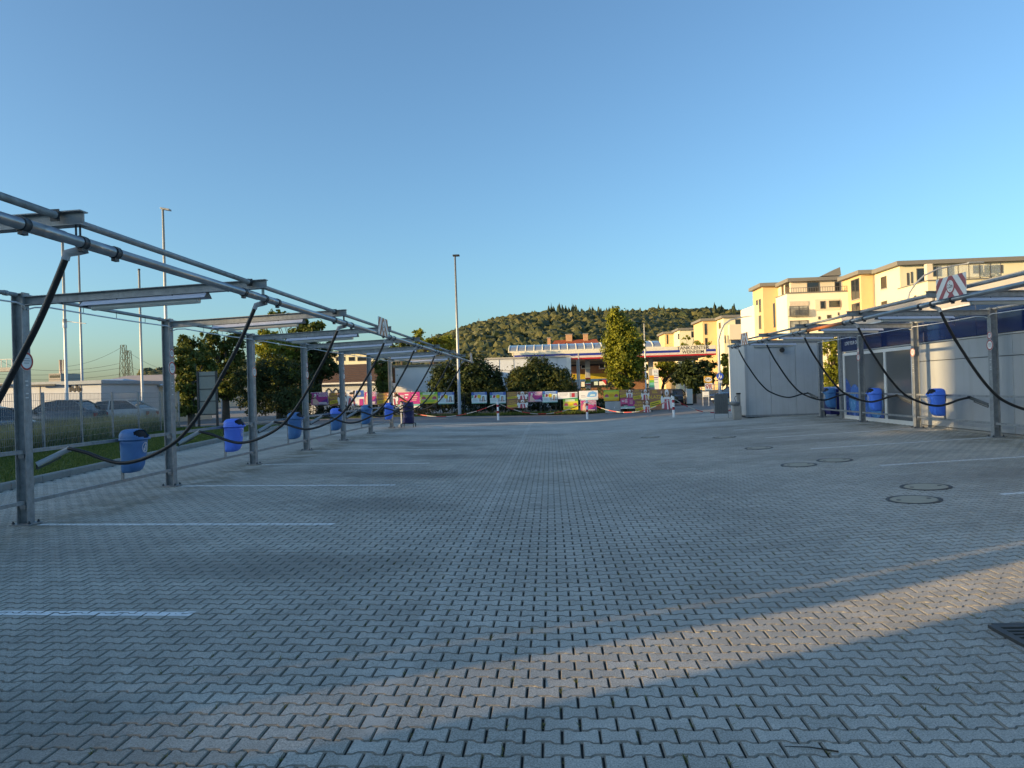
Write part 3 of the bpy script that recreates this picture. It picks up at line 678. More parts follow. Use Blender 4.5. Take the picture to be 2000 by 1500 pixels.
for j, (i, kinds) in enumerate(((0, 'sb'), (1, 'o'), (2, 'sb'))):
    Y = YR+i*DR-.02
    for k in kinds:
        if k == 's': round_sign(XR-.082, -1, Y, 2.596, .083, 'small round white sign above the notice on the %s right post in view' % ords[j])
        else: round_sign(XR-.082, -1, Y, 2.377, .12, ('round notice sign with an orange rim on the %s right post in view' if k == 'o' else 'round red rimmed notice sign on the %s right post in view') % ords[j], ORG_ if k == 'o' else REDP)
# ---- clearance boards on the suction pipes
def clearance(X, sgn, y0, y1, z0, z1, label, redm):
    t = thing('clearance_board', label, 'sign', (X, y0, z0), 'clearance boards on the suction pipes')
    MB().box((min(X, X+sgn*.006), y0, z0), (max(X, X+sgn*.006), y1, z1)).build('board', WHITE, t)
    xf = X+sgn*.009; W_, H_ = y1-y0, z1-z0; mb = MB(); yc = (y0+y1)/2
    def band(c0, c1):
        for s in (-1, 1):
            q = [(c0, 0), (c1, 0), (c1-.36, 1), (c0-.36, 1)]
            p = [(max(-.02, min(.5, a)), b) for a, b in q]
            full = [(a, b) for a, b in q]
            def cl(poly, lim, sg): 
                out = []
                for i in range(len(poly)):
                    A, B = poly[i], poly[(i+1) % len(poly)]; da, db = sg*(A[0]-lim), sg*(B[0]-lim)
                    if da >= 0: out.append(A)
                    if da*db < 0: u_ = da/(da-db); out.append((A[0]+(B[0]-A[0])*u_, A[1]+(B[1]-A[1])*u_))
                return out
            pp = cl(cl(full, 0, 1), .498, -1)
            if len(pp) >= 3: mb.add([(xf, yc+s*a*W_, z0+b*H_) for a, b in pp], [tuple(range(len(pp)))])
    band(.0, .12); band(.28, .42); band(.6, .74); 
    mb.build('red_stripes', redm, t)
    rd = H_*.36; zc = z0+H_*.52
    c = MB().disc((xf+sgn*.004, yc, zc), (sgn, 0, 0), rd, .003, 28).build('sign_disc', redm, t)
    MB().disc((xf+sgn*.007, yc, zc), (sgn, 0, 0), rd*.78, .002, 28).build('sign_face', WHITE, c)
    mb = MB(); ux = (0, sgn, 0)
    put_text(mb, '2,2m', (xf+sgn*.009, yc, zc), ux, (0, 0, 1), rd*.74, 0.015, .85)
    for s in (-1, 1): mb.add([(xf+sgn*.009, yc-rd*.1, zc+s*rd*.62), (xf+sgn*.009, yc+rd*.1, zc+s*rd*.62), (xf+sgn*.009, yc, zc+s*rd*.44)], [(0, 1, 2)])
    mb.build('lettering', BLACK, c)
REDF = mat('faded_red_paint', (0.42, 0.09, 0.1), 0.5, 0, 0.12); ORF = mat('faded_orange_paint', (0.5, 0.17, 0.08), 0.55, 0, 0.25, 20)
clearance(6.865, -1, 12.03, 12.93, 3.06, 3.42, 'red and white striped 2,2 m clearance board on the right pipe', REDF)
clearance(-3.635, 1, 15.0, 15.9, 2.97, 3.36, 'orange faded striped 2,2 m clearance board on the left pipe', ORF)
clearance(6.865, -1, 24.95, 25.8, 3.0, 3.42, 'small looking striped clearance board at the far right pipe end', ORF)
clearance(-3.635, 1, 32.4, 33.3, 2.97, 3.4, 'narrow looking clearance board at the far left pipe end', ORF)
# ================================================================== wash hall
WX = 10.44; ZB = 0.285
hall = thing('wash_hall', 'grey panelled car wash hall with navy fascia along the right edge', 'building', (WX, 16, ZB))
PAR = mat('beige_parapet', (0.4, 0.37, 0.34), 0.6, 0, 0.08, 2)
MB().box((WX+.08, 5.5, ZB-.2), (WX+9, 25.87, 3.93)).build('wall_core', mat('wall_core_grey', (0.2, 0.21, 0.22), 0.7), hall)
for ya, yb in ((5.6, 9.4), (9.4, 13.0), (13.0, 16.62), (16.62, 20.95)):
    for z0, z1 in ((ZB+.06, 2.13), (2.13, 2.62)):
        MB().bevbox((WX, ya+.008, z0+.008), (WX+.09, yb-.008, z1-.008), .006).build('wall_panel', PANEL, hall)
MB().box((WX-.012, 5.6, ZB-.05), (WX+.09, 20.95, ZB+.055)).build('plinth', CONC, hall)
MB().box((WX-.03, 5.6, 2.625), (WX+.08, 25.87, 2.655)).build('fascia_trim', WHITEP, hall)
yy = 5.6
for w_ in (2.45, 2.45, 2.45, 2.45, 2.45, 2.45, 2.45, 3.12):
    MB().bevbox((WX-.06, yy+.004, 2.66), (WX+.08, yy+w_-.004, 3.42), .006).build('fascia_panel', NAVY, hall); yy += w_
MB().box((WX-.02, 5.6, 3.425), (WX+.08, 25.87, 3.93)).build('parapet', PAR, hall)
MB().box((WX-.07, 5.5, 3.93), (WX+.12, 25.95, 3.965)).build('coping', GALV, hall)
MB().box((WX-.1, 5.6, 3.43), (WX-.02, 25.87, 3.47)).build('gutter', WHITEP, hall)
# glass front
gf = MB()
for a, b in ((20.97, 21.09), (22.66, 22.78), (25.75, 25.87)): gf.box((WX-.03, a, ZB+.0), (WX+.05, b, 2.6))
for a, b in ((21.09, 22.66), (22.78, 25.75)):
    gf.box((WX-.03, a, ZB), (WX+.05, b, ZB+.13)); gf.box((WX-.03, a, 2.5), (WX+.05, b, 2.6))
gfo = gf.build('door_frame', WHITE, hall)
SHOPG = mat('shop_glass', (0.13, 0.14, 0.145), 0.06, 0, 0.05, .5, spec=.6)
for a, b in ((21.09, 22.66), (22.78, 25.75)): MB().box((WX+.0, a, ZB+.13), (WX+.012, b, 2.5)).build('pane', SHOPG, gfo)
B1 = mat('film_deep_blue', (0.012, 0.09, 0.33), .25); B2 = mat('film_mid_blue', (0.02, 0.16, 0.5), .25); B3 = mat('film_light_blue', (0.03, 0.3, 0.62), .25)
fm = MB()
def film(mt, pts, off):
    fm.use(mt); P = []
    for y, z in pts: P.append((WX-off, y, z))
    fm.add(P[::-1], [tuple(range(len(P)))])
def ell(cy, cz, ry, rz, n=28): return [(cy+ry*math.cos(2*math.pi*k/n), cz+rz*math.sin(2*math.pi*k/n)) for k in range(n)]
film(B1, [(25.74, ZB+.14), (25.74, 1.75), (25.5, 1.6), (25.2, 1.28), (24.9, 1.42), (24.4, 1.32), (24.1, 1.05), (23.7, 1.1), (23.3, .75), (22.9, .62), (22.9, ZB+.14)], .003)
film(B2, ell(25.0, .95, .42, .55), .006); film(B2, ell(23.9, .75, .3, .42), .006); film(B3, ell(25.2, .9, .28, .34), .009); film(B3, ell(23.45, .86, .52, .46), .009); film(B3, ell(24.45, .6, .14, .15), .012); film(B2, ell(23.9, .52, .16, .14), .012)
fm.build('bubble_film', None, gfo)
tl = MB(); p = atX(1663, 670, WX-.063); put_text(tl, 'LOVE YOUR CAR', (WX-.064, p.y, p.z), (0, -1, 0), (0, 0, 1), .17, .012, .85); tl.build('lettering', WHITE, hall)
tl = MB(); tl.disc((WX-.064, p.y+.1, p.z+.26), (-1, 0, 0), .06, .003, 14); tl.add([(WX-.064, p.y+.16, p.z+.24), (WX-.064, p.y+.04, p.z+.24), (WX-.064, p.y+.1, p.z+.14)], [(0, 1, 2)]); tl.build('drop_emblem', B3, hall)
MB().box((WX-.12, 25.9, ZB-.02), (WX+.04, 26.05, 3.3)).build('corner_post', GALV, hall)
# ================================================================== white equipment container
cx0, cy0 = 7.86, 29.1; cx1 = 10.85; cy1 = 31.6; cz0 = .24; cz1 = 3.28
PAN2 = mat('container_panel', (0.46, 0.485, 0.5), 0.42, 0, 0.07, 2.5, dirt=.4, dirtcol=(.32, .32, .3), streak=7)
ct = thing('equipment_container', 'white panelled equipment container at the end of the right canopy', 'container', (cx0, cy0, cz0))
MB().box((cx0+.03, cy0+.03, cz0+.07), (cx1-.03, cy1-.03, cz1-.02)).build('core', PANEL, ct)
MB().box((cx0+.06, cy0+.06, cz0-.06), (cx1-.06, cy1-.06, cz0+.07)).build('base_frame', DARKST, ct)
xs = [cx0+.09, cx0+1.0, cx0+2.0, cx1-.02]
for a, b in zip(xs[:-1], xs[1:]):
    pn = MB().bevbox((a+.008, cy0, cz0+.1), (b-.008, cy0+.05, cz1-.06), .006).build('wall_panel', PAN2, ct)
    mb = MB()
    for q in (.33, .66): mb.box((a+(b-a)*q-.004, cy0-.003, cz0+.13), (a+(b-a)*q+.004, cy0+.01, cz1-.1))
    mb.build('rib', PANEL, pn)
for a, b in ((cy0+.1, cy0+1.25), (cy0+1.25, cy1-.05)): MB().bevbox((cx0, a+.004, cz0+.1), (cx0+.05, b-.004, cz1-.06), .006).build('wall_panel', PAN2, ct)
MB().box((cx0-.012, cy0-.012, cz0+.05), (cx0+.1, cy0+.1, cz1-.05)).build('corner_post', PANEL, ct)
MB().box((cx0-.02, cy0-.02, cz0+.02), (cx1, cy0+.06, cz0+.1)).build('sill', GALV, ct)
MB().box((cx0-.05, cy0-.05, cz1-.06), (cx1+.05, cy1+.05, cz1+.02)).build('roof', GALV, ct)
MB().tube([(cx0+.35, cy0-.06, cz1-.2), (cx0+1.75, cy0-.06, cz1-.2)], .035, 10).build('tube_lamp', LAMPD, ct)
mb = MB(); mb.tube([(cx0+1.5, cy0-.0, cz1-.35), (cx0+1.42, cy0-.2, cz1-.37)], [.09, .1], 12); mb.build('vent', BLACK, ct)
# ================================================================== things beside the container
p = gnd(1410, 817)
t = thing('corrugated_board', 'dark grey ribbed board on thin legs left of the container', 'board', p)
bx0, bx1, by = p.x-.27, p.x+.27, p.y
RIB = mat('ribbed_grey_board', (0.13, 0.145, 0.15), .5, .2, .12)
mb = MB()
for k in range(12): mb.box((bx0+k*.045, by-.012*(k % 2), .38), (bx0+(k+1)*.045-.004, by+.02, 1.22))
mb.build('board', RIB, t)
for x in (bx0-.02, bx1+.0): MB().bar((x, by+.03, p.z), (x, by+.03, 1.24), .025).build('leg', GALV, t)
p = at(1439, 818, 28.75); z0 = gz(p.x)
t = thing('wash_basin_stand', 'grey pillar with a round basin and black topped post by the container', 'stand', (p.x, p.y, z0))
MB().bevbox((p.x-.14, p.y-.12, z0), (p.x+.17, p.y+.12, z0+.55), .015).build('pedestal', CONC, t)
mb = MB(); mb.smooth = True
mb.loft([[(p.x-.1+r*math.cos(a), p.y-.02+r*math.sin(a), z0+z) for a in [2*math.pi*k/20 for k in range(20)]] for r, z in ((.06, .55), (.17, .6), (.22, .68), (.225, .71), (.2, .71), (.12, .64))], caps=True); mb.build('basin', GALV, t)
po = MB().bevbox((p.x+.03, p.y-.05, z0+.55), (p.x+.16, p.y+.08, z0+1.0), .01).build('post', CONC, t)
MB().box((p.x+.02, p.y-.06, z0+1.0), (p.x+.17, p.y+.09, z0+1.06)).build('cap', BLACK, t)
MB().tube([(p.x-.02, p.y, z0+.72), (p.x-.06, p.y, z0+.85), (p.x-.02, p.y, z0+.93), (p.x+.04, p.y, z0+.93)], .012, 8).build('tap', DARKST, t)
# wheeled bin behind the rail
p = Vector((10.75, 27.6, ZB)); NB = mat('wheelie_navy', (0.01, 0.015, 0.12), .4)
t = thing('wheeled_bin', 'dark navy wheeled waste bin between the container and the wash hall', 'bin', p)
mb = MB(); mb.loft([[(p.x-.26, p.y-.3, .36), (p.x+.26, p.y-.3, .36), (p.x+.26, p.y+.3, .36), (p.x-.26, p.y+.3, .36)], [(p.x-.36, p.y-.4, 1.28), (p.x+.36, p.y-.4, 1.28), (p.x+.36, p.y+.4, 1.28), (p.x-.36, p.y+.4, 1.28)]]); mb.build('body', NB, t, .02)
mb = MB(); mb.loft([[(p.x-.4, p.y-.44, 1.285), (p.x+.4, p.y-.44, 1.285), (p.x+.4, p.y+.44, 1.285), (p.x-.4, p.y+.44, 1.285)], [(p.x-.38, p.y-.42, 1.33), (p.x+.38, p.y-.42, 1.33), (p.x+.36, p.y+.42, 1.4), (p.x-.36, p.y+.42, 1.4)]]); mb.build('lid', mat('wheelie_lid_blue', (.015, .04, .3), .35), t, .01)
for sx in (-.25, .25): MB().disc((p.x+sx, p.y+.28, .385), (1, 0, 0), .1, .05, 16).build('wheel', RUBBER, t)
# barrel trolley at the far end of the left canopy
p = Vector((-6.35, 31.35, gz(-6.35))); z0 = p.z
t = thing('barrel_trolley', 'dark blue upright barrel on a low trolley by the last left post', 'barrel', p)
BAR = mat('barrel_blue', (0.008, 0.012, 0.085), .4, 0, .15)
mb = MB(); mb.smooth = True; prof = [(.24, .18), (.245, .2), (.245, .42), (.252, .44), (.245, .46), (.245, .68), (.252, .7), (.245, .72), (.245, .93), (.252, .95), (.245, .97), (.235, 1.1), (.2, 1.12)]
mb.loft([[(p.x+r*math.cos(a), p.y+r*math.sin(a), z0+z) for a in [2*math.pi*k/28 for k in range(28)]] for r, z in prof]); mb.build('drum', BAR, t)
mb = MB().use(DARKST)
for sx in (-1, 1):
    mb.bar((p.x+sx*.26, p.y-.26, z0+.17), (p.x+sx*.26, p.y+.26, z0+.17), .03)
    for sy in (-1, 1): mb.bar((p.x+sx*.26, p.y+sy*.26, z0+.0), (p.x+sx*.26, p.y+sy*.26, z0+.17), .03)
for sy in (-1, 1): mb.bar((p.x-.26, p.y+sy*.26, z0+.17), (p.x+.26, p.y+sy*.26, z0+.17), .03)
mb.build('trolley_frame', DARKST, t)
MB().bar((p.x-.3, p.y-.1, z0+.1), (p.x-.3, p.y-.1, z0+1.12), .05).build('handle_post', WHITEP, t)
MB().tube([(p.x-.02, p.y, z0+1.1), (-6.85, YL+6*DL+.2, z0+1.52)], .045, 10).build('feed_tube', RUST, t)
MB().disc((p.x-.36, p.y-.12, z0+.07), (1, 0, 0), .07, .05, 14).build('wheel', WHITEP, t)
# bollards
for px_, py_, lb in ((973, 820, 'red and white bollard left of centre before the posters'), (1147, 818, 'red and white bollard in the middle before the yellow poster'), (1316, 815, 'red and white bollard by the black car on the right')):
    g = gnd(px_, py_); r = .055; H_ = .98
    t = thing('bollard', lb, 'bollard', g, 'red and white bollards along the street')
    MB().tube([(g.x, g.y, g.z-.02), (g.x, g.y, g.z+H_-.03), (g.x, g.y, g.z+H_)], [r, r, r*.5], 16).build('post', WHITE, t)
    for z in (.35, .68): MB().tube([(g.x, g.y, g.z+z), (g.x, g.y, g.z+z+.13)], r+.003, 16).build('red_band', REDP, t)
TAPE = mat('tape_white', (.42, .4, .37), .5, 0, .1); 
def tape(name_, label, pts, sag):
    t = thing('barrier_tape', label, 'barrier tape', pts[0])
    n = 22; P = []
    for k in range(len(pts)-1):
        a, b = Vector(pts[k]), Vector(pts[k+1])
        for q in range(n+(k == len(pts)-2)):
            u_ = q/n; v = a.lerp(b, u_); v.z -= sag[k]*4*u_*(1-u_); P.append(v)
    for c, mt, nm in ((0, TAPE, 'white_stripe'), (1, REDP, 'red_stripe')):
        for k in range(0, len(P)-2, 2):
            if (k//2) % 2 == c:
                d = Vector((0, 0, .02)); e = Vector((0, .003, 0)); MB().loft([[p-d, p-d+e, p+d+e, p+d] for p in P[k:k+3]]).build(nm, mt, t)
b1, b2, b3 = gnd(973, 820), gnd(1147, 818), gnd(1316, 815); up = Vector((0, 0, .9)); dy_ = Vector((0, .07, 0))
tape('t', 'sagging red and white tape between the light pole side and first bollard', [(-9.5, 41.5, .95), (b1+up+dy_)[:]], [.72])
tape('t', 'sagging red and white tape between the first and second bollard', [(b1+up+dy_)[:], (b2+up+dy_)[:]], [.62])
tape('t', 'red and white tape from the second bollard across the banners', [(b2+up+dy_)[:], (b3+up+dy_)[:]], [.62])
tape('t', 'red and white tape lying across the road right of the last bollard', [(b3+up+dy_)[:], (9.4, 33.4, .95)], [.7])

BARK0 = mat('twig_bark', (.05, .04, .03), .9)
# fallen twig on the paving
a, b = gnd(1532, 1459), gnd(1638, 1470); t = thing('fallen_twig', 'thin dark twig lying on the paving at the lower right', 'twig', a)
MB().tube([(a.x, a.y, gz(a.x)+.004), ((a.x+b.x)/2, (a.y+b.y)/2+.006, gz(a.x)+.009), (b.x, b.y, gz(b.x)+.005)], [.0015, .003, .004], 6).build('stem', BARK0, t)
# ================================================================== plants
BARK = mat('bark', (0.075, 0.055, 0.04), .9, 0, .3, 12)
def leaf_mesh(name, blobs, n, size, mt, parent, clump=40, fill=0.55, sig=0.13, droop=0.0):
    vol = np.array([(b[3]*b[4]*b[5])**0.67 for b in blobs]); pr_ = vol/vol.sum(); P = []; T = []; NRM = []
    nc = max(8, n//clump); bi = RNG.choice(len(blobs), nc, p=pr_)
    for b in bi:
        c = np.array(blobs[b][:3]); r = np.array(blobs[b][3:6]); d = RNG.normal(size=3); d /= np.linalg.norm(d)
        rad = RNG.uniform(fill, 1.0)**0.6*(1+RNG.normal(0, .08)); q = c+d*r*rad; s = sig*float(r.mean())**0.5*RNG.uniform(.7, 1.5)
        m_ = int(clump*RNG.uniform(.5, 1.5)); P.append(q+RNG.normal(0, 1, (m_, 3))*s*np.array([1, 1, .75])); T.append(np.clip(RNG.normal(RNG.beta(2, 2.4), .12, m_), 0, 1)); NRM.append(np.tile(d+np.array([0, 0, .5]), (m_, 1)))
    P = np.concatenate(P); T = np.concatenate(T); NRM = np.concatenate(NRM)+RNG.normal(0, .7, P.shape); NRM /= np.linalg.norm(NRM, axis=1)[:, None]
    m_ = len(P); a = np.cross(NRM, RNG.normal(size=(m_, 3))); a /= np.linalg.norm(a, axis=1)[:, None]; b = np.cross(NRM, a); s = size*RNG.uniform(.6, 1.35, m_)[:, None]
    V = np.stack([P-a*s*.5, P+b*s*.32+NRM*s*.08, P+a*s*.5, P-b*s*.32+NRM*s*.08], 1)
    org = np.array(ORG.get(parent.name, Vector())) if parent else np.zeros(3)
    V = (V-org).astype(np.float32).reshape(-1, 3)
    me = bpy.data.meshes.new(name); me.vertices.add(len(V)); me.vertices.foreach_set('co', V.ravel()); me.loops.add(4*m_); me.loops.foreach_set('vertex_index', np.arange(4*m_, dtype=np.int32))
    me.polygons.add(m_); me.polygons.foreach_set('loop_start', np.arange(0, 4*m_, 4, dtype=np.int32)); me.update(calc_edges=True)
    at_ = me.attributes.new('tint', 'FLOAT', 'POINT'); at_.data.foreach_set('value', np.repeat(T, 4).astype(np.float32)); me.materials.append(mt)
    o = bpy.data.objects.new(name, me); COL.objects.link(o)
    if parent: o.parent = parent; ORG[o.name] = ORG.get(parent.name, Vector())
    return o
L_DARK = leafmat('dark_leaves', (0.02, 0.036, 0.012), (0.075, 0.1, 0.028), .25)
L_MID = leafmat('green_leaves', (0.03, 0.055, 0.012), (0.1, 0.13, 0.03), .3)
L_YEL = leafmat('yellow_green_leaves', (0.13, 0.16, 0.024), (0.38, 0.37, 0.06), .4)
L_OLIVE = leafmat('olive_leaves', (0.045, 0.075, 0.016), (0.18, 0.2, 0.045), .35)
def tree(name, label, base, blobs, n, size, mt, trunk_r=.14, cat='tree', group=None, clump=40, fill=.55, sig=.13, trunk=True):
    base = Vector(base); t = thing(name, label, cat, base, group)
    if trunk and cat == 'tree':
        nb = []
        for b in blobs:
            nb.append((b[0], b[1], b[2], b[3]*.8, b[4]*.8, b[5]*.8))
            for q in range(5):
                d = Vector((random.gauss(0, 1), random.gauss(0, 1), random.gauss(0, 1))).normalized(); k = random.uniform(.22, .42)
                nb.append((b[0]+d.x*b[3]*.8, b[1]+d.y*b[4]*.8, b[2]+d.z*b[5]*.8, b[3]*k, b[4]*k, b[5]*k))
        blobs = nb
    leaf_mesh('crown', blobs, n, size, mt, t, clump, fill, sig)
    if trunk:
        top = max(b[2] for b in blobs); cx = sum(b[0] for b in blobs)/len(blobs); cy = sum(b[1] for b in blobs)/len(blobs)
        mb = MB(); P = [base+Vector((0, 0, -.1)), base+Vector((.02, 0, .25*(top-base.z))), Vector(((base.x+cx)/2+.05, (base.y+cy)/2, base.z+.55*(top-base.z))), Vector((cx, cy, top))]
        mb.tube(P, [trunk_r*1.25, trunk_r, trunk_r*.7, trunk_r*.2], 9)
        for b in blobs[::2]:
            for q in range(2):
                st = P[1].lerp(P[2], random.uniform(.1, 1)); e = Vector(b[:3])+Vector([random.uniform(-.6, .6)*b[3+k] for k in range(3)])
                mb.tube([st, st.lerp(e, .5)+Vector((0, 0, .1)), e], [trunk_r*.4, trunk_r*.25, trunk_r*.06], 6)
        mb.build('trunk', BARK, t)
    return t
def blob(x0, y0, x1, y1, Y, dy=None):
    a, b = at(x0, y0, Y), at(x1, y1, Y); rx = abs(b.x-a.x)/2; rz = abs(a.z-b.z)/2
    return ((a.x+b.x)/2, Y, (a.z+b.z)/2, rx, dy or rx, rz)
def gnd_at(px_, Y, z): p = at(px_, 760, Y); return (p.x, Y, z)
# the large linden before the petrol station
B = [blob(1183, 600, 1228, 665, 55), blob(1172, 640, 1218, 720, 55), blob(1205, 632, 1258, 715, 55), blob(1178, 690, 1222, 752, 55), blob(1215, 690, 1260, 748, 55.4), blob(1200, 740, 1232, 768, 55), blob(1190, 655, 1245, 735, 54.6)]
tree('street_tree', 'tall yellow green tree standing before the petrol station canopy', gnd_at(1211, 55, 0.0), B, 22000, .2, L_YEL, .16, clump=26, sig=.17, fill=.4)
B = [blob(1310, 702, 1365, 755, 64), blob(1345, 700, 1402, 760, 64), blob(1325, 706, 1385, 765, 63)]
tree('street_tree', 'dark broad tree under the right end of the station canopy', gnd_at(1355, 64, -.2), B, 9000, .24, L_DARK, .2, clump=34)
tree('street_tree', 'yellow tree between the station columns and the dark tree', gnd_at(1294, 100, -.3), [blob(1276, 702, 1304, 745, 100), blob(1285, 690, 1325, 740, 101), blob(1308, 712, 1330, 755, 100)], 4500, .32, L_YEL, .2)
tree('street_tree', 'sunlit tree seen between the linden trunk and station column', gnd_at(1258, 100, -.3), [blob(1246, 708, 1272, 745, 100), blob(1250, 725, 1268, 765, 100)], 2200, .32, L_YEL, .15)
tree('young_tree', 'thin tree top rising above the TANKCENTER lettering', gnd_at(1338, 100, -.2), [blob(1328, 655, 1350, 682, 100), blob(1350, 658, 1392, 685, 100)], 700, .3, L_YEL, .12, fill=.2)
tree('street_tree', 'slim green tree behind the curved street lamp', gnd_at(1419, 75, -.2), [blob(1408, 688, 1432, 720, 75), blob(1404, 712, 1436, 762, 75)], 4000, .26, L_MID, .12)
tree('yard_tree', 'yellow green tree in the gap between container and wash hall', gnd_at(1624, 42, .2), [blob(1600, 655, 1640, 700, 42), blob(1606, 690, 1650, 745, 42), blob(1602, 720, 1640, 775, 42)], 6000, .15, L_YEL, .12, clump=30)
# left group
tree('broadleaf_tree', 'sunlit leafy tree right of the second left post', gnd_at(372, 36, .2), [blob(336, 672, 385, 740, 36), blob(350, 655, 402, 720, 37), blob(340, 720, 392, 790, 36), blob(380, 690, 425, 770, 38), blob(345, 770, 385, 815, 36)], 12000, .16, L_OLIVE, .16, clump=30)
tree('broadleaf_tree', 'dark evergreen tree behind the small street lamp', gnd_at(440, 43, .2), [blob(385, 648, 445, 715, 43), blob(430, 650, 482, 725, 44), blob(400, 700, 480, 790, 43)], 11000, .19, L_OLIVE, .2, clump=30)
tree('broadleaf_tree', 'tall yellow green tree behind the third left post', gnd_at(545, 47, .2), [blob(488, 640, 560, 710, 47), blob(540, 650, 605, 715, 48), blob(500, 690, 590, 760, 47)], 11000, .2, L_YEL, .2, clump=30)
tree('pine_tree', 'sparse pine top sticking out above the other left trees', gnd_at(585, 52, .2), [blob(560, 640, 625, 668, 52), blob(575, 615, 605, 645, 52), blob(530, 605, 575, 640, 52), blob(590, 632, 640, 655, 52)], 2600, .3, L_OLIVE, .16, clump=26, fill=.3, sig=.2)
tree('broadleaf_tree', 'dark tree filling the gap left of the brown roofed house', gnd_at(625, 49, .2), [blob(585, 670, 640, 740, 49), blob(610, 665, 662, 745, 49), blob(580, 720, 625, 790, 48)], 9000, .2, L_DARK, .18, clump=30)
tree('ivy_thicket', 'dense dark ivy thicket beside the lawn on the left', gnd_at(535, 39, .2), [blob(455, 705, 520, 790, 39.5), blob(500, 690, 570, 780, 40), blob(545, 700, 612, 795, 40), blob(470, 760, 530, 812, 39), blob(520, 760, 600, 806, 39)], 16000, .13, L_DARK, .1, cat='thicket', clump=36, trunk=False)
tree('broadleaf_tree', 'dark tree with a sunlit left edge before the white wall', gnd_at(745, 50, .1), [blob(727, 700, 765, 745, 50), blob(730, 725, 770, 785, 50)], 4500, .18, L_OLIVE, .12)
tree('broadleaf_tree', 'yellow green tree tops behind the far end of the left canopy', gnd_at(850, 74, .1), [blob(818, 656, 862, 690, 74), blob(845, 652, 895, 690, 75), blob(800, 640, 830, 690, 70)], 5000, .28, L_YEL, .2)
tree('broadleaf_tree', 'dark tree left of the farthest house roof', gnd_at(785, 70, .1), [blob(760, 660, 800, 700, 70)], 1500, .26, L_OLIVE, .15)
B = [blob(838, 712, 900, 800, 47), blob(885, 695, 958, 790, 47.3), blob(925, 715, 985, 800, 47.3)]
tree('round_bush', 'large dark round bush right of the white wall', gnd_at(905, 47.2, .05), B, 22000, .17, L_DARK, .08, cat='bush', clump=32)
B = [blob(990, 718, 1050, 790, 47), blob(1020, 700, 1085, 780, 47.4), blob(1060, 720, 1118, 790, 47.2), blob(1080, 750, 1130, 795, 47)]
tree('round_bush', 'large bush with upright shoots before the white hall', gnd_at(1050, 47.2, .05), B, 24000, .17, leafmat('bush_leaves', (0.03, .055, .016), (.15, .15, .04), .3), .08, cat='bush', clump=30)
hb = [(x, 46.1+.15*math.sin(x*1.3), .85, 1.0, .6, .8+.12*math.sin(x*2.1)) for x in np.arange(-17, 4.2, .9)]
tree('hedge', 'low dark hedge running behind the row of posters', (-8, 46.1, .05), hb, 26000, .13, L_DARK, cat='hedge', clump=34, fill=.7, trunk=False)
hb = [(x, 43.0, .75, .8, .5, .6) for x in np.arange(4.2, 7.4, .8)]
tree('hedge', 'short hedge behind the large banners at the right end', (6, 41.5, .05), hb, 4000, .11, L_DARK, cat='hedge', clump=34, fill=.7, trunk=False)
gp_ = np.stack([RNG.uniform(-17, 7, 9000), 43.75+1.1*RNG.random(9000)**1.5, np.full(9000, .0)], 1)
tag(grass('verge_weeds', gp_, .22, .02, GRM, .4), 'rough green weeds along the foot of the poster fence', 'weeds', kind='stuff')
tree('small_conifer', 'dark low conifer branches by the white station boxes', gnd_at(1232, 60, -.1), [blob(1215, 735, 1242, 770, 60)], 1500, .16, L_DARK, .06, cat='tree')
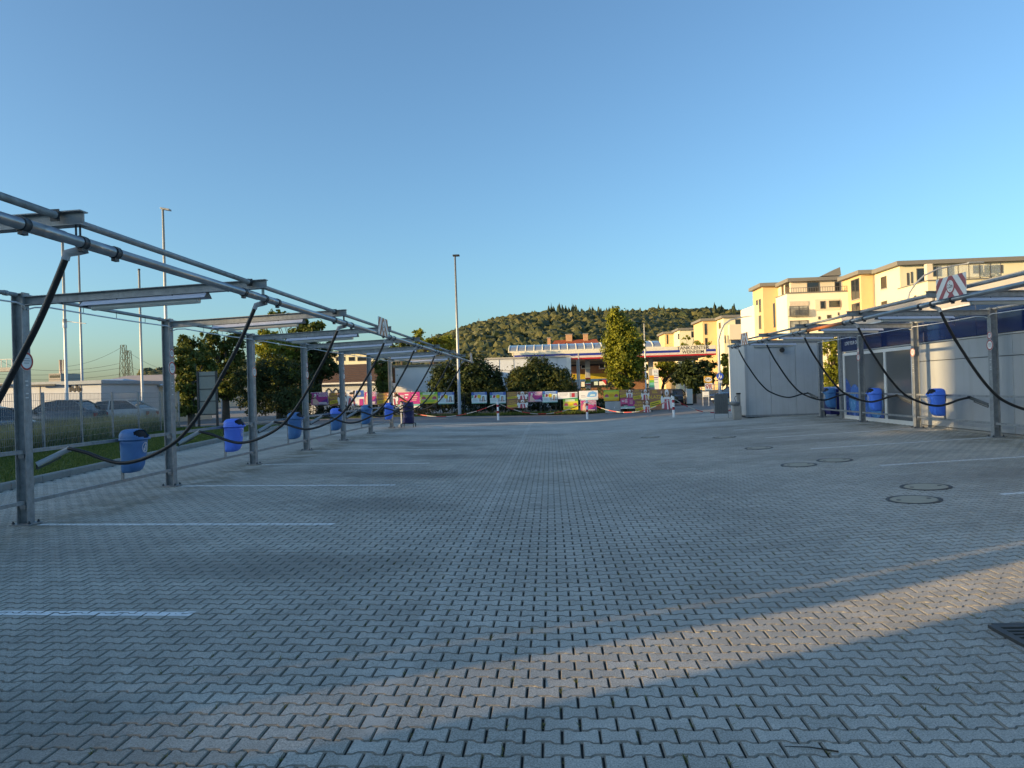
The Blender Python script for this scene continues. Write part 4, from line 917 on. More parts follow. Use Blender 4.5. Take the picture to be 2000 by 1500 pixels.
# ================================================================== posters
PC = {k: mat('print_'+k, tuple(min(.85, q*1.35) for q in c), .45, 0, .08, 20) for k, c in dict(mag=(.42, .035, .2), pur=(.13, .03, .2), pnk=(.55, .07, .18), skin=(.6, .4, .33), brown=(.3, .13, .07), gold=(.7, .4, .05), yel=(.63, .46, .04), wht=(.68, .7, .72), blk=(.02, .02, .025),
     red=(.4, .03, .05), teal=(.1, .4, .36), sky=(.1, .33, .6), blue=(.02, .1, .35), grn=(.1, .38, .06), lgrn=(.5, .5, .08), org=(.8, .3, .03), gry=(.3, .32, .34), lbl=(.45, .6, .68), rose=(.42, .07, .1), dgrn=(.02, .28, .2)).items()}
def poster(kind, rect, Y, label, tilt=0.0):
    x0, y0, x1, y1 = rect; c0 = at(x0, (y0+y1)/2, Y); c1 = at(x1, (y0+y1)/2, Y); zt = at((x0+x1)/2, y0, Y).z; zb = at((x0+x1)/2, y1, Y).z
    W_, H_ = c1.x-c0.x, zt-zb; X0, Z0 = c0.x, zb
    t = thing('poster_panel', label, 'poster', (X0, Y, Z0), 'posters tied to the street fence')
    MB().box((X0, Y, Z0), (X0+W_, Y+.012, Z0+H_)).build('board', WHITEP if kind != 'grey' else mat('plain_grey_sheet', (.36, .4, .43), .4, 0, .15, 3), t)
    mb = MB(); lv = [0]
    def Pt(u_, v_, l=None): return (X0+u_*W_, Y-.003-.002*(lv[0]), Z0+v_*H_+tilt*(u_-.5))
    def pg(m_, pts): mb.use(PC[m_]); lv[0] += 1; mb.add([Pt(*p) for p in pts], [tuple(range(len(pts)))])
    def rc(m_, a, b, c, d): pg(m_, [(a, b), (c, b), (c, d), (a, d)])
    def el(m_, cu, cv, ru, rv, n=14): pg(m_, [(cu+ru*math.cos(2*math.pi*k/n), cv+rv*math.sin(2*math.pi*k/n)) for k in range(n)])
    def txt(m_, s, cu, cv, h, st=1.0): mb.use(PC[m_]); lv[0] += 1; put_text(mb, s, Pt(cu, cv), (1, 0, 0), (0, 0, 1), h*H_, .01, st)
    def lines(m_, a, c, v0, v1, n, th):
        for k in range(n):
            v_ = v0+(v1-v0)*k/max(1, n-1); rc(m_, a+random.uniform(0, .03), v_, c-random.uniform(0, .12), v_+th); lv[0] -= 1
        lv[0] += 1
    def performer(cu, w_):
        pg('wht', [(cu-.5*w_, .05), (cu-.42*w_, .55), (cu-.2*w_, .62), (cu+.2*w_, .62), (cu+.42*w_, .55), (cu+.5*w_, .05)])
        for s in (-1, 1): el('blk', cu+s*.4*w_, .68, .09*w_, .13); el('wht', cu+s*.46*w_, .48, .12*w_, .2); el('skin', cu+s*.5*w_, .85, .06*w_, .07)
        pg('rose', [(cu-.3*w_, .0), (cu-.22*w_, .5), (cu+.22*w_, .5), (cu+.3*w_, .0)]); pg('wht', [(cu+.02*w_, .0), (cu-.03*w_, .48), (cu+.07*w_, .48), (cu+.14*w_, .0)])
        el('wht', cu, .82, .19*w_, .17); el('skin', cu, .75, .1*w_, .12); el('blk', cu, .8, .07*w_, .035)
    if kind == 'mag':
        rc('mag', .02, .03, .98, .97); pg('pur', [(.35, .03), (.98, .03), (.98, .55)]); pg('pnk', [(.02, .03), (.5, .03), (.02, .97)])
        pg('skin', [(.1, .08), (.12, .5), (.2, .72), (.27, .84), (.33, .72), (.28, .5), (.42, .3), (.5, .15), (.3, .04)]); el('wht', .26, .8, .07, .09)
        txt('wht', 'LÄNGER', .68, .86, .2, 1.1); txt('wht', 'MEISEN', .7, .7, .19, 1.1); rc('rose', .3, .46, .92, .5); lines('wht', .45, .95, .08, .16, 2, .05)
    elif kind == 'pal':
        rc('brown', .0, .0, 1, 1); txt('gold', 'PALAZZO', .27, .62, .22, .95); pg('yel', [(.03, .1), (.5, .22), (.5, .48), (.03, .36)]); pg('blk', [(.06, .17), (.46, .27), (.46, .31), (.06, .21)]); pg('blk', [(.06, .26), (.4, .35), (.4, .39), (.06, .3)])
        lines('gold', .1, .45, .82, .9, 2, .03); performer(.76, .46)
    elif kind == 'perf':
        rc('wht', 0, 0, 1, 1); rc('blue', .45, .55, 1, .98); pg('blk', [(.3, .55), (.42, .55), (.5, .98), (.38, .98)]); pg('wht', [(.44, .55), (.48, .55), (.56, .98), (.52, .98)]); el('gry', .72, .77, .12, .13); pg('rose', [(.05, 0), (.15, .5), (.42, .5), (.5, 0)]); el('skin', .28, .68, .12, .16); el('blk', .28, .8, .12, .08); pg('wht', [(.3, 0), (.24, .5), (.32, .5), (.42, 0)]); pg('mag', [(.72, 0), (.74, .42), (.95, .42), (.95, 0)])
    elif kind == 'door':
        rc('wht', 0, .06, 1, 1); rc('blue', 0, .74, 1, 1); lines('lbl', .15, .95, .8, .92, 2, .04); rc('dgrn', .01, .5, .13, .74); rc('wht', .13, .5, .3, .74); pg('red', [(.16, .52), (.3, .5), (.36, .7), (.24, .74)]); rc('lbl', .02, .1, .46, .48); lines('gry', .05, .42, .22, .4, 3, .03)
        rc('gry', .5, .1, .98, .72); rc('lbl', .62, .3, .94, .72); rc('blk', .7, .16, .84, .62); rc('skin', .735, .18, .805, .56); rc('wht', .5, .1, .98, .17); el('yel', .5, .62, .12, .17); rc('teal', 0, 0, 1, .06)
    elif kind in ('grn', 'yel'):
        a, b_ = ('lgrn', 'yel') if kind == 'grn' else ('yel', 'org')
        rc(a, 0, 0, 1, 1); rc('grn', 0, .88 if kind == 'yel' else .8, 1, 1); rc(b_, 0, 0, 1, .2); lines('wht' if kind == 'grn' else 'lgrn', .12, .9, .8, .9, 2, .06)
        for cu in (.2, .82): pg('rose', [(cu-.13, .38), (cu-.11, .55), (cu-.03, .64), (cu+.07, .62), (cu+.13, .48), (cu+.12, .38)]); rc('gry', cu-.14, .34, cu+.14, .39)
        rc(b_ if kind == 'grn' else 'org', .36, .5, .66, .62); lines('lgrn' if kind == 'yel' else 'grn', .1, .9, .12, .22, 2, .05); lines('org', .38, .64, .38, .44, 2, .03)
    elif kind == 'white':
        rc('wht', 0, 0, 1, 1); lines('gry', .06, .55, .45, .8, 3, .06); rc('gry', .6, .2, 1, .9); rc('red', .7, .25, .86, .85); pg('dgrn', [(0, 0), (1, 0), (1, .18), (.3, .05)])
    elif kind == 'pink':
        rc('pnk', 0, .22, 1, 1); rc('wht', 0, 0, 1, .1); rc('teal', 0, .1, 1, .22); pg('mag', [(.55, .22), (1, .22), (1, 1), (.58, 1)]); txt('wht', '80', .18, .74, .26); lines('wht', .3, .55, .62, .8, 2, .08); lines('skin', .62, .95, .45, .8, 4, .05)
        for k in range(7): el('blk', .08+k*.065, .34+.03*(k % 2), .03, .1)
        rc('wht', .22, .24, .48, .29)
    elif kind == 'blue':
        rc('wht', 0, 0, 1, 1); pg('sky', [(.4, .35), (.5, .8), (.72, .95), (.95, .75), (.9, .35), (.65, .28)]); pg('lbl', [(.55, .38), (.62, .62), (.84, .62), (.85, .42)]); pg('lbl', [(0, 0), (1, 0), (1, .12), (.4, .2)]); lines('gry', .08, .35, .3, .45, 2, .05)
    elif kind == 'grey':
        for k in range(9): rc('gry', .08+k*.1, .08, .085+k*.1, .92)
        pg('wht', [(.6, .3), (.64, .55), (.58, .48)])
    if mb.f: mb.build('print', None, t)
    mb = MB()
    for u_ in (.12, .88): mb.bar((X0+u_*W_, Y+.035, min(Z0, .1)-.1), (X0+u_*W_, Y+.035, Z0+H_*.9), .03)
    mb.build('stake', DARKST, t)
for kind, rect, Y, lb in [
  ('mag', (607, 766, 641, 791), 45, 'magenta poster at the far left end of the poster row'),
  ('pal', (643, 767, 676, 792), 45, 'brown PALAZZO poster left of the fifth left post'),
  ('perf', (677, 762, 711, 792), 45, 'poster with a navy upper corner and red jacketed figure'),
  ('mag', (711.5, 765, 735, 790), 45, 'narrow magenta poster behind the sixth left post'),
  ('pal', (736, 767, 777, 791), 45, 'brown PALAZZO poster behind the last left post'),
  ('pink', (778, 766, 820, 796), 45, 'pink poster with a green lower edge behind the barrel'),
  ('grn', (821, 766, 854.5, 788), 44.4, 'green and yellow poster left of the tall light pole'),
  ('door', (855.5, 766, 887, 789), 44.4, 'door poster with a yellow dot just left of the light pole'),
  ('door', (921, 766, 951, 788), 44.4, 'door poster with a yellow dot just right of the light pole'),
  ('door', (957, 766, 988, 788), 44.4, 'door poster with a yellow dot above the left bollard'),
  ('pal', (990, 765, 1030, 780.5), 44.4, 'upper of two stacked PALAZZO posters left of centre'),
  ('pal', (990, 781, 1030.5, 797), 44.4, 'lower of two stacked PALAZZO posters left of centre'),
  ('mag', (1031.5, 765, 1059.5, 785), 44.4, 'magenta poster right of the stacked PALAZZO posters'),
  ('door', (1060, 764, 1089, 786), 44.4, 'door poster with a yellow dot below the large bush'),
  ('white', (1089.5, 766, 1128, 779), 44.4, 'white poster with a dark photo above the green poster'),
  ('grn', (1100, 779.5, 1129, 800), 44.3, 'green and yellow poster hanging below the white poster'),
  ('blue', (1131, 763, 1168, 781), 44.4, 'white poster with a light blue shape in the hedge'),
  ('mag', (1134, 781.5, 1165, 805), 44.3, 'magenta poster behind the middle bollard'),
  ('yel', (1179, 762, 1209, 783), 41.8, 'bright yellow poster with a green top strip'),
  ('grey', (1182, 784, 1212, 806), 41.7, 'plain grey sheet hanging below the yellow poster'),
  ('pal', (1210.5, 761, 1235.5, 777.5), 41.5, 'small PALAZZO poster above the pink poster on the right'),
  ('pink', (1212, 778, 1240, 798), 41.2, 'pink poster leaning between the grey sheet and PALAZZO banners'),
  ('pal', (1236, 760, 1268, 782), 40.9, 'upper of two overlapping PALAZZO banners near the right end'),
  ('pal', (1240.5, 782.5, 1271, 806), 40.7, 'lower of two overlapping PALAZZO banners near the right end'),
  ('pal', (1268.5, 760, 1313, 800), 40.5, 'largest PALAZZO banner at the right end of the row')]:
    poster(kind, rect, Y, lb)
# wire fence behind the posters
def mesh_panel(a, b, z0, z1, dv, dh, wr, name, mt, parent):
    a = Vector(a); b = Vector(b); d = b-a; Lh = d.length; mb = MB(); n = int(Lh/dv)
    for k in range(n+1):
        p = a+d*(k/n); mb.bar((p.x, p.y, z0), (p.x, p.y, z1), wr)
    nz = int((z1-z0)/dh)
    for k in range(nz+1):
        z = z0+(z1-z0)*k/nz; mb.bar((a.x, a.y, z), (b.x, b.y, z), wr*1.4)
    return mb.build(name, mt, parent)
def fence(label, pts, z0, h, dv, dh, wr, post_r, mt=GALV):
    t = thing('mesh_fence', label, 'fence', (pts[0][0], pts[0][1], z0))
    for a, b in zip(pts[:-1], pts[1:]): mesh_panel((*a, 0), (*b, 0), z0+.05, z0+h, dv, dh, wr, 'mesh_panel', mt, t)
    for x, y in pts: MB().box((x-post_r, y-post_r, z0-.2), (x+post_r, y+post_r, z0+h+.04)).build('post', mt, t)
fence('thin wire fence that carries the posters', [(-17.5+2.4*k, 45.03+.0*k) for k in range(9)], .0, 1.45, .12, .2, .006, .02, DARKST)
fp = [(fence_x(y), y) for y in np.arange(13.5, 33.6, 2.45)]
fence('grey double bar mesh fence beyond the lawn on the left', fp, .27, 1.72, .1, .2, .007, .03)
# ================================================================== ground behind the street
def plain(name, pts, mt): return struct(MB().add(pts, [tuple(range(len(pts)))]).build(name, mt))
plain('yard', [(-90, 3, .14), (-13, 3, .14), (-19.5, 43.7, .14), (-90, 43.7, .14)], ASPH)
plain('back_yard', [(-150, 43.7, .1), (-15, 43.7, .1), (-15, 110, .1), (-150, 110, .1)], ASPH)
plain('planting_bed', [(-15, 43.7, .03), (7.6, 43.7, .03), (7.6, 60, .0), (-15, 60, .0)], SOIL)
plain('station_forecourt', [(-15, 60, -.18), (80, 60, -.18), (80, 150, -.18), (-15, 150, -.18)], ASPH)
# ================================================================== poles
def pole(name, label, cat, base, top, r0, r1, mt, extra=None):
    base, top = Vector(base), Vector(top); t = thing(name, label, cat, base)
    MB().tube([base-Vector((0, 0, .2)), base.lerp(top, .5), top], [r0, (r0+r1)/2, r1], 12).build('shaft', mt, t)
    if extra: extra(t, base, top)
    return t
POLEW = mat('white_pole', (.62, .62, .6), .4, .1, .06); POLEG = mat('grey_pole', (.36, .38, .4), .45, .4, .1)
def led_head(dx):
    def f(t, b, p):
        mb = MB(); mb.loft([[(p.x-.12*0+dx*q-.14, p.y-.16, p.z-.02+.0*q), (p.x+dx*q-.14, p.y+.16, p.z-.02), (p.x+dx*q-.14, p.y+.16, p.z+.07), (p.x+dx*q-.14, p.y-.16, p.z+.07)] for q in (0, 1)]); mb.build('lamp_head', DARKST, t, .02)
        MB().disc((b.x, b.y, b.z+.03), (0, 0, 1), .16, .05, 16).build('foot', POLEG, t)
    return f
b = gnd(898, 811); z = at(888, 500, b.y).z; xt = b.x
pole('light_pole', 'tall slim light pole standing before the dark bush', 'lamp post', b, (xt, b.y, z), .11, .05, POLEG, led_head(.42))
def head2(t, b, p):
    mb = MB(); mb.loft([[(p.x-.1+.55*q, p.y-.14, p.z-.02-.12*q), (p.x-.1+.55*q, p.y+.14, p.z-.02-.12*q), (p.x-.1+.55*q, p.y+.14, p.z+.08-.12*q), (p.x-.1+.55*q, p.y-.14, p.z+.08-.12*q)] for q in (0, 1)]); mb.build('lamp_head', GALV, t, .02)
def vpole(px_t, py_t, Y, zb=.14): p = at(px_t, py_t, Y); return (p.x, Y, zb), (p.x, Y, p.z)
b_, t_ = vpole(318, 408, 40); pole('light_pole', 'tall light pole with a flat head behind the second left post', 'lamp post', b_, t_, .12, .06, POLEW, head2)
b_, t_ = vpole(122, 468, 34.85)
def arm(t, b, p):
    q = at(183, 634, b.y); q2 = at(131, 627, b.y); MB().tube([(b.x, b.y, q2.z), (q.x, q.y-.6, q.z)], .02, 8).build('arm', POLEG, t)
    MB().tube([(b.x, b.y, q2.z-.35), (b.x, b.y, q2.z+.1)], .1, 12).build('sleeve', POLEW, t)
pole('flagpole', 'thick white flagpole with a short side arm beyond the fence', 'flagpole', b_, t_, .085, .06, POLEW, arm)
b_, t_ = vpole(153, 470, 46); pole('flagpole', 'thin grey pole right of the white flagpole with the arm', 'flagpole', b_, t_, .1, .05, POLEG)
b_, t_ = vpole(271.5, 528, 37.4)
def cap(t, b, p):
    MB().tube([(p.x, p.y, p.z), (p.x, p.y, p.z+.08)], .065, 12).build('cap', DARKST, t); q = at(285, 787, b.y); MB().box((b.x-.07, b.y-.12, q.z-.13), (b.x+.16, b.y+.0, q.z+.12)).build('junction_box', WHITEP, t)
pole('flagpole', 'short white flagpole with a dark cap left of the second post', 'flagpole', b_, t_, .075, .055, POLEW, cap)
b_, t_ = vpole(431, 690, 46, .1)
def lh(t, b, p): MB().loft([[(p.x+.15-.75*q, p.y-.12, p.z+.02+.05*q), (p.x+.15-.75*q, p.y+.12, p.z+.02+.05*q), (p.x+.15-.75*q, p.y+.12, p.z+.14+.02*q), (p.x+.15-.75*q, p.y-.12, p.z+.14+.02*q)] for q in (0, 1)]).build('lamp_head', GALV, t, .03)
pole('street_lamp', 'small street lamp with a flat head among the left trees', 'lamp post', b_, t_, .06, .045, POLEG, lh)
# curved street lamp with the pedestrian sign
LY = 44.0
p0 = at(1407, 790, LY); t = thing('street_lamp', 'curved arm street lamp with a blue pedestrian sign', 'lamp post', (p0.x, LY, .1))
zt = at(1406, 663, LY).z; pts = [Vector((p0.x, LY, .0)), Vector((p0.x, LY, zt))]
for px_, py_ in ((1407.5, 648), (1414, 634), (1426, 625), (1445, 620), (1468, 617)):
    q = at(px_, py_, LY); pts.append(Vector((q.x+.0, LY, q.z)))
MB().tube(pts, [.1, .075, .055, .05, .045, .04, .035], 10).build('shaft', POLEG, t)
q = at(1407, 735, LY); MB().disc((p0.x, LY-.11, q.z), (0, -1, 0), .215, .01, 24).build('sign_plate', mat('sign_blue', (.01, .08, .45), .4), t)
mb = MB(); f_ = lambda pts: mb.add([(p0.x+a, LY-.116, q.z+b) for a, b in pts], [tuple(range(len(pts)))])
f_([(-.03+.03*math.cos(a), .13+.03*math.sin(a)) for a in [2*math.pi*k/10 for k in range(10)]]); f_([(-.06, .09), (.0, .09), (.02, -.02), (.04, -.15), (.0, -.15), (-.03, -.03), (-.09, -.14), (-.12, -.12), (-.06, 0)])
f_([(.08+.02*math.cos(a), .05+.02*math.sin(a)) for a in [2*math.pi*k/8 for k in range(8)]]); f_([(.05, .02), (.11, .02), (.12, -.1), (.05, -.1)]); mb.build('pedestrian_symbol', WHITE, t)
MB().box((p0.x-.12, LY-.12, q.z-.4), (p0.x+.12, LY-.11, q.z-.26)).build('supplementary_plate', WHITE, t)
MB().bar((p0.x, LY-.07, q.z-.42), (p0.x, LY-.07, q.z+.42), .05).build('sign_post', POLEG, t)
# big curved lamp before the right flats
LY = 58.0; p0 = at(1770, 600, LY); t = thing('street_lamp', 'long curved lamp arm in front of the right flats', 'lamp post', (p0.x, LY, -.2)); pts = [Vector((p0.x, LY, -.2)), Vector((p0.x, LY, p0.z))]
for px_, py_ in ((1776, 572), (1788, 554), (1805, 538), (1830, 526), (1862, 519), (1900, 513)): q = at(px_, py_, LY); pts.append(Vector((q.x, LY, q.z)))
MB().tube(pts, [.13, .1, .07, .07, .065, .06, .055, .05], 10).build('shaft', POLEG, t)
MB().box((pts[-1].x-.4, LY-.15, pts[-1].z-.06), (pts[-1].x+.8, LY+.15, pts[-1].z+.06)).build('lamp_head', GALV, t, .03)
b_, t_ = vpole(1423, 655, 50, .1); pole('flagpole', 'thin white pole between curved lamp and container', 'flagpole', b_, t_, .06, .04, POLEW)
for px_, y_, lb in ((1130, 690, 'taller of two flagpoles before the petrol station'), (1127, 703, 'shorter of two flagpoles before the petrol station'), (1258, 632, 'slim flagpole right of the tall yellow green tree')):
    b_, t_ = vpole(px_, y_, 66 if px_ < 1200 else 70, -.1); pole('flagpole', lb, 'flagpole', b_, t_, .09, .06, POLEW)
# back of an information board
p0, p1 = gnd(389, 833), gnd(424, 830); Yb = 34.6; xa = at(388, 800, Yb).x; xb = at(424, 800, Yb).x; za = at(400, 726, Yb).z; zb = at(400, 811, Yb).z
t = thing('notice_board', 'grey green back of a tall sign board on two posts', 'board', ((xa+xb)/2, Yb, .27))
MB().box((xa+.06, Yb, zb), (xb-.04, Yb+.03, za)).build('board', mat('board_grey_green', (.2, .24, .23), .45, .1, .1), t)
for x in (xa, xb): MB().box((x-.045, Yb-.04, .1), (x+.045, Yb+.05, za+.02)).build('post', DARKST, t)
for q in (.1, .4, .68, .98): MB().box((xa+.06, Yb-.025, za-(za-zb)*q-.02), (xb-.05, Yb-.001, za-(za-zb)*q+.02)).build('cross_rail', DARKST, t)
# ================================================================== simple buildings
def win(parent, face, rect, plane, frame=None, pane=None, sill=True, inset=.0):
    x0, y0, x1, y1 = rect; fr = frame or mat('window_frame_dark', (.09, .085, .08), .5); pn = pane or DGLASS
    g = (at if face == 'f' else atX)
    a, b = g(x0, (y0+y1)/2, plane), g(x1, (y0+y1)/2, plane); zt, zb = g((x0+x1)/2, y0, plane).z, g((x0+x1)/2, y1, plane).z
    fw = .08
    if face == 'f':
        u0, u1 = a.x, b.x; P = lambda u, d, z: (u, plane-d, z)
    else:
        u0, u1 = sorted((a.y, b.y)); P = lambda u, d, z: (plane-d, u, z)
    def bx(u_, v_, z_, w_, d0, d1):
        A, B = P(u_, d0, z_), P(v_, d1, w_); return (tuple(min(i, j) for i, j in zip(A, B)), tuple(max(i, j) for i, j in zip(A, B)))
    mb = MB()
    for c in ((u0, u1, zb, zb+fw), (u0, u1, zt-fw, zt), (u0, u0+fw, zb+fw, zt-fw), (u1-fw, u1, zb+fw, zt-fw)): mb.box(*bx(c[0], c[1], c[2], c[3], -.02, .05))
    if u1-u0 > 1.6: mb.box(*bx((u0+u1)/2-.04, (u0+u1)/2+.04, zb+fw, zt-fw, -.02, .045))
    w_ = mb.build('window', fr, parent); MB().box(*bx(u0+fw*.5, u1-fw*.5, zb+fw*.5, zt-fw*.5, -.01, .02)).build('pane', pn, w_)
    if sill: MB().box(*bx(u0-.08, u1+.08, zb-.07, zb-.005, 0, .12)).build('sill', CONCW, w_)
    return w_
def block(parent, px0, px1, Yf, Yb, ptop, col, name='wall', pbase=None, roof=None, zb=-.3):
    X0 = at(px0, ptop, Yf).x; X1 = at(px1, ptop, Yf).x; z1 = at(px0, ptop, Yf).z
    MB().box((X0, Yf, zb), (X1, Yb, z1)).build(name, col, parent)
    if roof: MB().box((X0-.45, Yf-.45, z1+.003), (X1+.3, Yb+.3, z1+.42)).build('roof', roof, parent)
    return X0, X1, z1
CRE = mat('render_cream', (.76, .68, .46), .8, 0, .04, .8, dirt=.06, dirtcol=(.5, .42, .26)); PEA = mat('render_peach', (.74, .61, .45), .8, 0, .04, .8); ORA = mat('render_orange', (.68, .46, .25), .8, 0, .05, .8); WHR = mat('render_white_cream', (.8, .74, .58), .8, 0, .04, .8)
ROOFG = mat('flat_roof_grey', (.2, .185, .16), .7, 0, .1); RAILM = mat('railing_grey', (.12, .12, .12), .5, .3)
CGL = mat('balcony_glass', (.5, .56, .56), .08, 0, .1, 1.0, spec=.6); CGL.node_tree.nodes['Principled BSDF'].inputs['Alpha'].default_value = .25
def railing(parent, a, b, h, n, mt=RAILM, glass=False):
    a, b = Vector(a), Vector(b); up = Vector((0, 0, h)); mb = MB(); mb.bar(a+up, b+up, .05); mb.bar(a+up*.08, b+up*.08, .04)
    for k in range(n+1): p = a.lerp(b, k/n); mb.bar(p, p+up, .03 if not glass else .05)
    r_ = mb.build('railing', mt, parent)
    if glass:
        for k in range(n):
            p, q = a.lerp(b, (k+.06)/n), a.lerp(b, (k+.94)/n); MB().loft([[p+up*.1, p+up*.1+Vector((0, .02, 0)), p+up*.95+Vector((0, .02, 0)), p+up*.95], [q+up*.1, q+up*.1+Vector((0, .02, 0)), q+up*.95+Vector((0, .02, 0)), q+up*.95]]).build('glass_pane', CGL, r_)
# flats C (nearest, right)
c = thing('apartment_building', 'nearest cream and orange block of flats at the right edge', 'building', (45, 75, -.3), 'blocks of flats with flat roofs')
X0, X1, zc = block(c, 1757, 2010, 73, 83.5, 519, CRE, roof=ROOFG)
win(c, 'l', (1721, 540, 1732, 564), X0); win(c, 'l', (1722, 588, 1733, 604), X0)
win(c, 'f', (1771, 533, 1775, 557), 73, sill=False); win(c, 'f', (1779, 531, 1782, 553), 73, sill=False); win(c, 'f', (1790, 524, 1812, 552), 73, sill=False); win(c, 'f', (1822, 520, 1838, 540), 73, sill=False); win(c, 'f', (1900, 518, 1918, 534), 73, sill=False); win(c, 'f', (1922, 518, 1958, 534), 73, sill=False); win(c, 'f', (1850, 520, 1862, 540), 73, sill=False)
Xp = at(1757, 560, 73).x
MB().box((Xp+.02, 73.003, 4.0), (Xp+3.2, 73.05, zc-.01)).build('wall_inset', PEA, c) if False else None
X2, X3, z2 = block(c, 1812, 2010, 67.4, 72.99, 549, CRE, name='lower_wall')
MB().box((X2-.08, 67.3, z2+.003), (X3+.1, 72.98, z2+.1)).build('terrace_coping', ROOFG, c)
zr = z2+.1
railing(c, (X2+.9, 67.5, zr), (X2+6.6, 67.5, zr), 1.3, 6, RAILM, True)
MB().box((X2+.0, 67.45, z2), (X2+.5, 67.95, z2+1.6)).build('terrace_pillar', PEA, c)
win(c, 'l', (1786, 577, 1790, 584), X2, sill=False)
for k in range(5): pass
X4, X5, z4 = block(c, 1681, 1756, 78.6, 83.4, 536, ORA, name='stair_tower', roof=ROOFG)
win(c, 'l', (1663, 545, 1679, 585), X4); win(c, 'l', (1664, 592, 1680, 612), X4)
MB().tube([(X0-.06, 78.5, 0), (X0-.06, 78.5, zc-.1)], .05, 8).build('downpipe', POLEG, c)
bb = [(X2+5.2+.5*k, 68.2, zr+.65, .4, .35, .6) for k in range(4)]
tree('potted_shrub', 'leafy potted shrubs on the roof terrace of the nearest flats', (X2+6, 68.2, zr), bb, 900, .14, L_OLIVE, .04, cat='shrub')
# flats B (middle)
c = thing('apartment_building', 'middle cream block of flats with a roof terrace and narrow orange tower', 'building', (32, 88, -.3), 'blocks of flats with flat roofs')
X0, X1, zc = block(c, 1543.5, 1660, 86, 95, 551, PEA, roof=ROOFG)
win(c, 'f', (1576, 551, 1600, 573), 86, sill=False); win(c, 'f', (1630, 550, 1641, 572), 86, sill=False); win(c, 'l', (1527, 558, 1531, 576), X0, sill=False); win(c, 'l', (1534, 554, 1542, 574), X0, sill=False)
X2, X3, z2 = block(c, 1537, 1660, 82, 85.99, 574, WHR, name='lower_wall'); block(c, 1538, 1600, 86.003, 88.5, 572, CRE, name='lower_wall')
MB().box((X2-.06, 81.94, z2+.003), (X3+.1, 85.98, z2+.1)).build('terrace_coping', ROOFG, c)
railing(c, (X2, 82.1, z2+.1), (X3, 82.1, z2+.1), .55, 26)
SHUT = mat('shutter_beige', (.6, .5, .4), .6)
w1 = win(c, 'f', (1542, 597, 1579, 617), 82, sill=False, pane=mat('curtained_glass', (.3, .3, .27), .15, 0, .5, 3)); win(c, 'f', (1543, 626, 1579, 650), 82, sill=False, pane=MATS['curtained_glass'])
a, b2 = at(1542, 589, 82), at(1579, 597, 82); MB().box((a.x, 81.93, b2.z), (b2.x, 82.02, a.z)).build('shutter', SHUT, c)
a, b2 = at(1542, 616, 81.5), at(1581, 616, 81.5); railing(c, (a.x, 81.6, a.z), (b2.x, 81.6, a.z), .75, 22); MB().box((a.x, 81.6, a.z-.1), (b2.x, 82.0, a.z-.02)).build('balcony_slab', ROOFG, c)
a, b2 = at(1592, 585, 81.9), at(1641, 605, 81.9); MB().box((a.x, 81.95, b2.z), (b2.x, 82.0, a.z)).build('loggia', PEA, c)
win(c, 'f', (1602, 588, 1612, 603), 81.95, sill=False); win(c, 'f', (1619, 587, 1641, 600), 81.95, sill=False); win(c, 'f', (1598, 618, 1602, 624), 82, sill=False); win(c, 'f', (1615, 615, 1623, 622), 82, sill=False); win(c, 'f', (1636, 610, 1639, 616), 82, sill=False)
win(c, 'l', (1511, 592, 1514, 640), X2, sill=False)
X4, X5, z4 = block(c, 1489.5, 1543, 90.6, 95, 560, ORA, name='stair_tower', roof=ROOFG)
win(c, 'l', (1477.5, 586, 1480.5, 610), X4, sill=False); win(c, 'l', (1483, 584, 1486.5, 610), X4, sill=False); win(c, 'l', (1483, 616, 1487, 643), X4, sill=False)
block(c, 1473, 1489, 92.5, 99, 596, WHR, name='side_wall')
a = at(1605, 539, 88); MB().prism([(a.x, a.z), (a.x+2.2, a.z+1.0), (a.x+2.3, a.z)], 1, 88, 90).build('roof_hatch', ROOFG, c)
# flats A (far)
c = thing('apartment_building', 'far cream block of flats left of the container roof', 'building', (33, 128, -.3), 'blocks of flats with flat roofs')
X0, X1, zc = block(c, 1413, 1478, 125, 131, 621, CRE, roof=ROOFG); win(c, 'f', (1436, 623, 1468, 634), 125, sill=False); win(c, 'f', (1432, 649, 1437, 657), 125); win(c, 'l', (1404, 630, 1408, 642), X0, sill=False)
a, b2 = at(1424, 634, 124.2), at(1470, 634, 124.2); MB().box((a.x, 124, a.z-2.6), (b2.x, 125, a.z)).build('balcony', PEA, c)
X2, X3, z2 = block(c, 1372, 1414, 130, 138, 627, ORA, name='stair_tower', roof=ROOFG); win(c, 'f', (1376, 632, 1381, 654), 130, sill=False); win(c, 'f', (1377, 660, 1382, 675), 130, sill=False)
for px_ in (1415, 1421, 1427): win(c, 'f', (px_, 655, px_+2, 670), 125, sill=False)
c = thing('apartment_building', 'farthest low block of flats beside the wooded hill', 'building', (28, 152, -.3), 'blocks of flats with flat roofs')
X0, X1, zc = block(c, 1327, 1400, 150, 157, 645, CRE, roof=ROOFG); win(c, 'f', (1350, 647, 1369, 659), 150, sill=False); win(c, 'f', (1324, 652, 1326.5, 663), 150, sill=False)
block(c, 1298, 1330, 157, 165, 652, ORA, name='stair_tower', roof=ROOFG); win(c, 'f', (1302, 654, 1305, 672), 157, sill=False)
block(c, 1262, 1302, 165, 172, 668, PEA, name='low_wall')
